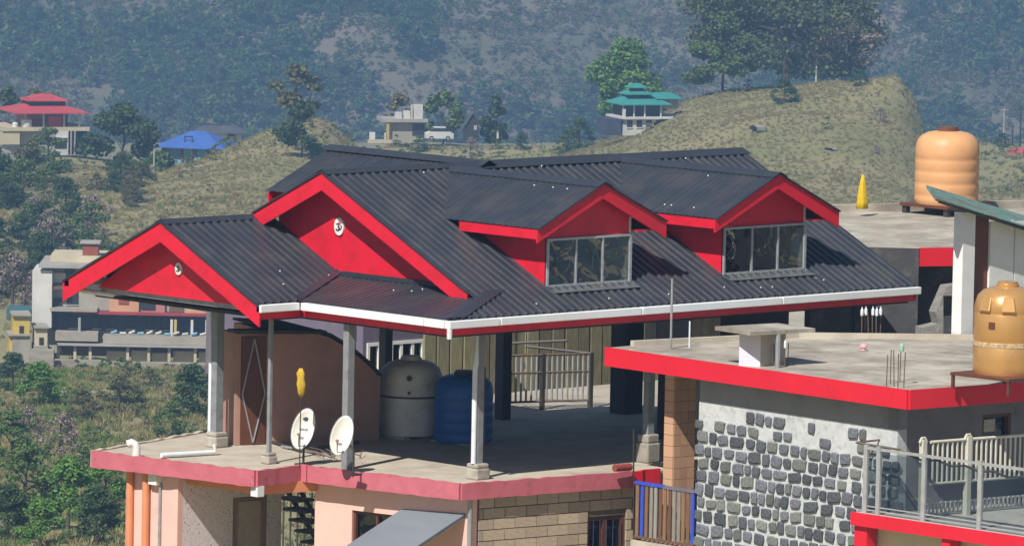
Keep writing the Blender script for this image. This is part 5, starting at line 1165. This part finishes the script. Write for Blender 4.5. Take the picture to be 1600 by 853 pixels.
RIDGE = [(815, 236, 30, 0, 'small dark shrub on the ridge right of the conical evergreen'), (905, 232, 55, 0, 'dark rounded shrub left of the dark shed of the teal-roofed house'), (880, 240, 34, 1, 'mid green shrub beside the rock cut'), (860, 215, 30, 2, 'olive shrub above the broken rock face'), (1225, 165, 46, 0, 'dark shrub below the trunk of the big hilltop tree'), (1375, 190, 24, 3, 'leafless grey shrub near the top of the grassy hill'), (1368, 245, 16, 3, 'tiny leafless shrub halfway down the grassy hill'), (1345, 134, 30, 0, 'low dark shrub at the foot of the leafless hilltop tree'), (735, 246, 34, 3, 'leafless grey shrub below the black hut'), (655, 240, 30, 1, 'green shrub below the small flat-roofed house'), (1565, 232, 26, 0, 'dark shrub at the foot of the pale utility pole'), (1480, 250, 20, 2, 'small olive shrub on the slope left of the far red hut')]
for k, (px, py, s_, kd, lab) in enumerate(RIDGE):
    p = hit(px, py, 500)
    if p is None: continue
    d_ = (p-CAM)@FH; plant('shrub', 'shrub', lab, p, s_*mpp(d_), kd, 'shrubs on the ridge', rr.uniform(0, 6))
# ------------------------------------------------------------------ far buildings
class FB:
    """frame for a far building: photo pixels across and up, metres in depth, turned by rot about its base"""
    def __init__(s, px, py, d, rot=0.0):
        s.c = px; s.b = py; s.s = mpp(d); s.o = at(px, py, d=d); a = math.radians(rot)
        s.R = RH*math.cos(a)+FH*math.sin(a); s.F = -RH*math.sin(a)+FH*math.cos(a)
    def p(s, px, py, dep=0.0): return s.o+s.R*((px-s.c)*s.s)+s.F*dep+np.array([0, 0, (s.b-py)*s.s])
    def box(s, x0, x1, y0, y1, d0=0.0, d1=3.0, mb=None):
        """y0 upper pixel, y1 lower pixel"""
        mb = mb or MB(); mb.prism([s.p(x0, y1, d0), s.p(x1, y1, d0), s.p(x1, y1, d1), s.p(x0, y1, d1)], (0, 0, (y1-y0)*s.s)); return mb
    def hip(s, x0, x1, ye, yt, d0, d1, ridge=.3, th=.12):
        e = [s.p(x0, ye, d0), s.p(x1, ye, d0), s.p(x1, ye, d1), s.p(x0, ye, d1)]; m_ = (d0+d1)/2; xm = (x0+x1)/2; hw = (x1-x0)/2*ridge
        r = [s.p(xm-hw, yt, m_), s.p(xm+hw, yt, m_)]; t = np.array([0, 0, -th]); mb = MB()
        for q in ([e[0], e[1], r[1], r[0]], [e[1], e[2], r[1]], [e[2], e[3], r[0], r[1]], [e[3], e[0], r[0]]): mb.prism(q, t)
        return mb
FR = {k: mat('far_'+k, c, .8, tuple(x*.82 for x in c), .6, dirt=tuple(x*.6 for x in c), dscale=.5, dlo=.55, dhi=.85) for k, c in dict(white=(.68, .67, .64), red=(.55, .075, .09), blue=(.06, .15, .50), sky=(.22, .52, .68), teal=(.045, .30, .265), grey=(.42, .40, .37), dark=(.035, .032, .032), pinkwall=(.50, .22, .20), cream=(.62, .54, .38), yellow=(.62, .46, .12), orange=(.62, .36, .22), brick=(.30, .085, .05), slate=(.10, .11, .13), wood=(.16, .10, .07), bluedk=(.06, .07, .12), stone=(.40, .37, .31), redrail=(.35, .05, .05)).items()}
FGL = mat('far_dark_glass', (.03, .035, .045), .2, (.045, .05, .06), 2)
# red-roofed house on the left hill
B = FB(80, 243, 915, 18); T = thing('red_roofed_house', 'two-tier red-roofed house on the hill with an open columned terrace', 'house', B.o)
B.box(24, 132, 204, 243, 1.2, 8).build('lower_wall', FR['grey'], T)
B.box(2, 142, 199, 205, .2, 9).build('terrace_slab', FR['cream'], T)
B.hip(18, 140, 176, 163, -.6, 9.6, .28).build('roof', FR['red'], T); B.box(52, 110, 157, 167, 2.8, 6.4).build('roof_lantern', FR['dark'], T); B.hip(48, 114, 159, 150, 2.2, 7.0, .3).build('roof', FR['red'], T)
for px in (40, 69, 102, 126): B.box(px-1.3, px+1.3, 178, 199, .6, .8).build('column', FR['white'], T)
B.box(46, 116, 178, 199, 3.2, 7.5).build('upper_wall', FR['pinkwall'], T); B.box(78, 100, 182, 199, .9, 1.1).build('banner', FR['red'], T)
B.box(82, 108, 205, 243, .2, 1.1).build('bay', FR['white'], T); W_ = B.box(87, 105, 216, 232, .1, .22).build('window', FGL, T); B.box(86, 106, 214, 216, .05, .22).build('window_head', FR['white'], W_)
for px in (79, 84, 112, 118): B.box(px-1, px+1, 205, 243, .0, .18).build('post', FR['grey'], T)
B.box(108, 140, 206, 243, 1.0, 1.15).build('dark_opening', FR['dark'], T); B.box(0, 30, 206, 226, .4, 1.1).build('side_wall', FR['cream'], T)
for (x0, r_) in ((42, .72), (24, .38)):
    q = B.p(x0, 199, .9); o = MB().lathe(q, [(r_*.95, 0), (r_, .1), (r_, r_*1.3), (r_*.6, r_*1.6), (r_*.2, r_*1.65)], 14).build('water_tank', WHITE, None, smooth=True); tag(o, ('large' if r_ > .5 else 'small')+' white water tank on the terrace of the red-roofed house', 'water tank')
# blue-roofed house
B = FB(298, 254, 905, -14); T = thing('blue_roofed_house', 'low house with bright blue hipped roof and sky-blue walls above the dry knoll', 'house', B.o)
B.box(246, 336, 230, 256, 1.0, 7).build('wall', FR['sky'], T); B.hip(236, 354, 231, 208, -.4, 8.4, .2).build('roof', FR['blue'], T)
for x0, x1 in ((256, 279), (283, 297)): W_ = B.box(x0, x1, 233, 248, .85, 1.0).build('window', FR['white'], T); B.box(x0+2, x1-2, 235, 247, .80, .86).build('pane', FR['sky'], W_)
for px in (253, 281, 302, 322): B.box(px-2, px+2, 232, 256, .7, .95).build('pillar', FR['wood'], T)
B.box(303, 312, 246, 258, .3, .6).build('blue_board', FR['sky'], T)
for px in (284, 296): B.box(px-.6, px+.6, 214, 231, 1.0, 1.1).build('frame_post', FR['dark'], T)
B.box(283, 297, 214, 215.5, 1.0, 1.1).build('frame_bar', FR['dark'], T)
B = FB(345, 214, 945, 6); T = thing('grey_roofed_house', 'long low house with slate-grey roof behind the blue-roofed one', 'house', B.o)
B.box(318, 378, 207, 222, .8, 5).build('wall', FR['white'], T); B.hip(308, 386, 208, 199, 0, 6, .7).build('roof', FR['slate'], T); B.box(356, 368, 209, 214, .7, .8).build('window', FGL, T)
# small flat-roofed house with yellow post, car, hut
B = FB(640, 224, 1000, 10); T = thing('flat_roofed_house', 'small flat-roofed house with rough stone front, open roof frame and yellow post', 'house', B.o)
B.box(612, 662, 192, 224, .6, 5).build('wall', FR['stone'], T); B.box(596, 668, 186, 191, -.4, 5.4).build('roof_slab', FR['grey'], T); B.box(645, 663, 194, 212, .5, .62).build('opening', FGL, T)
B.box(603, 607, 192, 222, -.2, .2).build('yellow_post', FR['yellow'], T); B.box(600, 602, 208, 222, -.2, .2).build('post', FR['white'], T)
for x0, x1, y0 in ((618, 628, 176), (631, 641, 174), (647, 661, 164)): W_ = B.box(x0, x1, y0, 186, .6, 1.6).build('roof_block', FR['white'], T)
B.box(642, 645, 164, 186, .6, .9).build('roof_post', FR['cream'], T); B.box(574, 612, 219, 224, -.3, .6).build('front_step', FR['cream'], T)
o = FB(581, 219, 1000).box(577, 586, 207, 220, 0, .7).build('white_cabinet', FR['white'], None); tag(o, 'white box standing at the end of the step of the small flat-roofed house', 'box')
B = FB(688, 219, 995, 8); T = thing('parked_car', 'pale silver car parked beside the small flat-roofed house', 'car', B.o)
def carbody(B, prof, d0, d1): return MB().prism([B.p(a, b, d0) for a, b in prof], B.F*(d1-d0))
carbody(B, [(665, 217), (665, 209), (672, 206), (704, 206), (709, 209), (709, 217)], 0, 1.7).build('body', FR['white'], T); carbody(B, [(672, 206), (678, 200), (697, 200), (704, 206)], .12, 1.58).build('cabin', FGL, T); B.box(678, 697, 199, 200.4, .1, 1.6).build('roof', FR['white'], T)
for px in (674, 700):
    for dp in (-.05, 1.55):
        c = B.p(px, 216.5, dp); W_ = MB().tube([c, c+B.F*.2], .33, 12).build('wheel', FR['dark'], T); MB().tube([c-B.F*.02, c+B.F*.22], .18, 10).build('rim', FR['grey'], W_)
for px in (666, 708): B.box(px-1, px+1, 209, 211, -.02, .3).build('headlight', WHITE, T)
B = FB(735, 218, 995, 0); T = thing('gabled_hut', 'small black steep-gabled hut next to the conical evergreen', 'hut', B.o)
MB().prism([B.p(724, 222), B.p(747, 222), B.p(747, 190), B.p(739, 176), B.p(724, 205)], B.F*3).build('wall', FR['dark'], T); MB().prism([B.p(716, 207, -.3), B.p(739, 174, -.3), B.p(739, 177, -.3), B.p(716, 210, -.3)], B.F*3.6).prism([B.p(739, 174, -.3), B.p(748, 190, -.3), B.p(748, 193, -.3), B.p(739, 177, -.3)], B.F*3.6).build('roof', FR['slate'], T); B.box(740, 745, 196, 203, -.05, .05).build('window', FR['grey'], T)
o = FB(777, 216, 998).box(776, 779, 205, 217, 0, .2).build('white_post', FR['white'], None); tag(o, 'short white post beside the conical evergreen tree', 'post')
# teal-roofed house
B = FB(1010, 214, 930, 20); T = thing('teal_roofed_house', 'white house with tiered teal hipped roofs at the foot of the grassy hill', 'house', B.o)
B.box(974, 1022, 184, 212, .0, 5).build('lower_wall', FR['white'], T); B.box(968, 1075, 183, 186, -.5, 6).build('floor_slab', FR['white'], T)
for x0 in (977, 993, 1009): W_ = B.box(x0, x0+9, 188, 199, -.08, .05).build('window', FGL, T); B.box(x0-.5, x0+9.5, 199, 200.5, -.12, .05).build('sill', FR['white'], W_)
B.box(978, 1040, 163, 183, 1.6, 5.5).build('upper_wall', FR['dark'], T)
for px in (972, 990, 1008, 1035): B.box(px-1, px+1, 163, 183, .3, .45).build('column', FR['white'], T)
B.hip(966, 1050, 163, 151, -.4, 6.2, .5).build('roof', FR['teal'], T); B.box(985, 1022, 146, 153, 1.8, 4).build('roof_lantern', FR['dark'], T); B.hip(981, 1027, 148, 142, 1.2, 4.6, .5).build('roof', FR['teal'], T); B.hip(988, 1020, 138, 132, 1.9, 3.9, .2).build('roof', FR['teal'], T); B.box(995, 1013, 138, 143, 2.3, 3.5).build('roof_neck', FR['dark'], T)
B.hip(1030, 1074, 155, 147, 1, 6, .6).build('roof', FR['teal'], T); B.box(1034, 1072, 155, 172, 2, 5).build('rear_wall', FR['stone'], T)
B.box(946, 970, 186, 212, .6, 4).build('dark_shed', FR['bluedk'], T); B.box(970, 974, 170, 183, -.1, .3).build('white_panel', FR['white'], T)
# red roof and poles at the far right
B = FB(1590, 246, 1030, 0); T = thing('far_red_roofed_hut', 'hut with a red roof and pale blue eave on the right slope', 'hut', B.o)
B.hip(1570, 1640, 246, 233, 0, 5, .6).build('roof', FR['red'], T); B.box(1578, 1632, 246, 256, .5, 4.5).build('wall', FR['white'], T); B.box(1576, 1634, 247, 249, -.2, .4).build('eave_strip', FR['sky'], T)
def utility_pole(label, px, pyb, hpx, d, arm=0, m='grey', tilt=0):
    s_ = mpp(d); p = on_ground(px, d); T = thing('utility_pole', label, 'pole', p); h = hpx*s_
    MB().tube([p-(0, 0, .3), p+(0, 0, h)], .13, 7, r1=.09).build('shaft', FR[m], T)
    if arm: MB().tube([p+(0, 0, h*.93)-RH*arm*s_, p+(0, 0, h*.93)+RH*arm*s_], .07, 5).build('cross_arm', FR[m], T); MB().tube([p+(0, 0, h*.75), p+(0, 0, h*.92)-RH*arm*s_*.8], .04, 5).build('brace', FR[m], T)
utility_pole('pale utility pole at the edge of the right-hand slope', 1566, 225, 60, 1062, 5)
utility_pole('dark utility pole with cross arm standing by the pale one', 1592, 228, 64, 1062, 12, 'dark'); utility_pole('thin dark short pole between the two utility poles', 1580, 226, 34, 1062, 0, 'dark')
utility_pole('thin pale pole on the grassy hilltop before the leafless tree', 1271, 138, 45, 955, 0, 'white')
utility_pole('pale short pole beside the blue-roofed house', 240, 290, 40, 860, 0, 'grey')
# long building left of the terrace
B = FB(200, 572, 548, 0); T = thing('apartment_building', 'long building with white end wall, open balconies and small columns, seen under the porch roof', 'building', B.o)
B.box(47, 78, 425, 515, .6, 6).build('end_wall', FR['white'], T); B.box(62, 175, 420, 560, 1.8, 8).build('rear_block', FR['stone'], T); B.box(175, 350, 462, 560, 1.8, 8).build('rear_block', FR['stone'], T)
B.box(57, 152, 415, 420, .2, 8.2).build('roof_slab', FR['grey'], T); B.box(72, 160, 405, 415, 3, 8).build('roof_mound', FR['cream'], T)
BR = B.box(122, 147, 386, 406, 3.2, 4.6).build('brick_stack', FR['brick'], T); B.box(118, 150, 383, 386, 3.0, 4.9).build('stack_cap', FR['grey'], BR)
for x0, x1, y0, y1 in ((96, 112, 421, 447), (79, 93, 470, 483), (100, 118, 455, 480)): W_ = B.box(x0, x1, y0, y1, 1.7, 1.82).build('window', FGL, T); B.box(x0-1, x1+1, y1, y1+1.5, 1.6, 1.82).build('sill', FR['grey'], W_)
W_ = B.box(76, 98, 430, 445, 1.55, 1.7).build('white_board', FR['white'], T); B.box(77, 100, 450, 455, .8, 1.8).build('ledge', FR['wood'], T)
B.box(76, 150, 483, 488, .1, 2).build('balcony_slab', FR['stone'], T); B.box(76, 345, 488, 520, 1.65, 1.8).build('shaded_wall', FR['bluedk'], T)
for x0, x1, m in ((168, 214, 'orange'), (218, 255, 'pinkwall'), (262, 290, 'stone'), (290, 325, 'orange')): B.box(x0, x1, 466, 490, 1.5, 1.8).build('upper_panel', FR[m], T)
W_ = B.box(182, 198, 469, 477, 1.42, 1.52).build('window', FR['brick'], T); B.box(217, 240, 472, 485, 1.42, 1.52).build('window', FGL, T); B.box(262, 285, 478, 488, 1.42, 1.52).build('window', FR['wood'], T)
B.box(112, 345, 489, 492, .3, 1.8).build('balcony_rail', FR['redrail'], T)
for x0 in (104, 142, 165, 195, 225, 248): W_ = B.box(x0, x0+14, 497, 517, 1.5, 1.66).build('window', FGL, T); B.box(x0-1, x0+15, 516.5, 518, 1.4, 1.66).build('sill', FR['grey'], W_)
for px, m in ((267, 'white'), (273, 'yellow'), (299, 'white'), (322, 'white'), (122, 'grey')): B.box(px-2, px+2, 498, 528, .5, .8).build('column', FR[m], T)
B.box(85, 152, 520, 534, 0, 2).build('parapet', FR['stone'], T); B.box(160, 345, 524, 537, 0, 2).build('parapet', FR['stone'], T); B.box(84, 346, 533, 538, -.3, 2).build('deck_edge', FR['grey'], T) if 0 else None
B.box(88, 346, 537.5, 541, -.2, 1.9).build('deck_slab', FR['grey'], T)
rr = random.Random(8)
for k in range(11): x0 = 172+k*14; MB().tube([B.p(x0, 521, .4), B.p(x0+9, 519+rr.uniform(-2, 2), .5)], .10, 6).build('stored_pipe', FR['white' if k % 3 else 'sky'], T)
for px in (90, 116, 140, 199, 232, 264, 305, 335): B.box(px-2.2, px+2.2, 541, 566, .2, .5).build('pier', FR['cream'], T)
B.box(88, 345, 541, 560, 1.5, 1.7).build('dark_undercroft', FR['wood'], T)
for k, (x0, x1) in enumerate(((165, 196), (204, 230), (236, 262), (270, 302), (310, 332))): B.box(x0, x1, 550+rr.uniform(-2, 3), 566, .8, 1.5).build('earth_infill', FR['cream'], T)
o = FB(150, 585, 545).box(85, 158, 562, 592, -.6, .4).build('retaining_wall', mat('far_masonry', (.38, .35, .29), .95, (.24, .22, .18), .9, bump=1, bscale=2, stretch=(.4, .4, 2.2)), None); tag(o, 'short masonry retaining wall below the end of the long building', 'wall')
o = FB(250, 590, 546).box(160, 350, 566, 606, -.8, .6).build('retaining_wall', 'far_masonry', None); tag(o, 'long layered masonry retaining wall below the row of small columns', 'wall')
o = FB(60, 590, 543).box(45, 84, 545, 585, -.4, .6).build('retaining_wall', 'far_masonry', None); tag(o, 'small stone wall beside the yellow blocks', 'wall')
for x0, x1, y0, y1, lab, m in ((20, 46, 493, 522, 'upper yellow hut beside the white end wall of the long building', 'yellow'), (14, 44, 524, 550, 'lower yellow hut with dark doorway below the upper yellow hut', 'yellow'), (54, 74, 512, 540, 'small yellow-fronted hut with grey lean-to roof', 'cream')):
    B = FB((x0+x1)/2, y1, 545, 8); T = thing('yellow_hut', lab, 'hut', B.o); B.box(x0, x1, y0, y1, 0, 2.4).build('wall', FR[m], T); B.box(x0-2, x1+2, y0-3, y0, -.3, 2.7).build('roof', FR['stone'], T); B.box((x0+x1)/2-3, (x0+x1)/2+4, y1-13, y1-2, -.06, .05).build('door', FR['dark'], T)
    B.box(x0-1, x1+1, y1, y1+46, -.05, 2.6).build('plinth', FR['stone'], T)
B = FB(30, 478, 600, 0); o = B.box(10, 48, 484, 505, 0, 4).build('teal_shed', mat('dull_teal', (.06, .16, .17), .8), None); T = None; tag(o, 'low dull teal shed behind the white end wall', 'shed')
# pale rocks on the valley side and scar stones on the hills
ROCK = mat('pale_rock', (.36, .33, .28), .95, (.27, .245, .20), 1.5, bump=.8, bscale=3)
rk = [proto_mesh(soft_block(random.Random(k), .35, .5), 'rock', ROCK) for k in range(4)]
for k, (px, py, w_, h_, lab) in enumerate(((100, 617, 30, 7, 'flat pale slab of rock on the grassy slope below the retaining walls'), (140, 621, 36, 9, 'longer pale slab of rock beside the flat one on the slope'), (70, 663, 14, 6, 'small white stone on the bright green slope'), (184, 622, 14, 8, 'single grey boulder below the layered retaining wall'), (865, 208, 26, 24, 'pale broken rock face at the cut below the teal-roofed house'), (835, 226, 24, 22, 'brown earthy rock outcrop on the ridge cut'), (888, 222, 18, 20, 'narrow yellowish rock beside the ridge cut'), (1185, 212, 26, 16, 'reddish bare scar of stone on the grassy hill'), (1300, 236, 22, 6, 'strip of pale stones on the grassy hill'))):
    p = hit(px, py, 300)
    if p is None: continue
    d_ = (p-CAM)@FH; s_ = mpp(d_); o = inst('rock', rk[k % 4], None, p+(0, 0, h_*s_*.2), (w_*s_, w_*s_*.8, h_*s_), (0, 0, -YAW+.3*k)); tag(o, lab, 'rock')
# ------------------------------------------------------------------ haze
hz = MB(); c0 = CAM*(1, 1, 0)
fr_ = [c0+FH*(-60)-RH*1500, c0+FH*(-60)+RH*1500, c0+FH*3700+RH*1500, c0+FH*3700-RH*1500]
HZ = hz.prism([(p[0], p[1], -330) for p in fr_], (0, 0, 1100))
m = bpy.data.materials.new('haze_air'); m.use_nodes = True; N = m.node_tree.nodes; N.remove(N['Principled BSDF'])
pv = N.new('ShaderNodeVolumePrincipled'); pv.inputs['Color'].default_value = (.33, .60, 1.0, 1); pv.inputs['Density'].default_value = .00031; pv.inputs['Anisotropy'].default_value = 0.0
m.node_tree.links.new(pv.outputs[0], N['Material Output'].inputs['Volume'])
o = HZ.build('haze', m, None); o['kind'] = 'stuff'; o['label'] = 'thin blue haze filling the valley air'; o['category'] = 'haze'
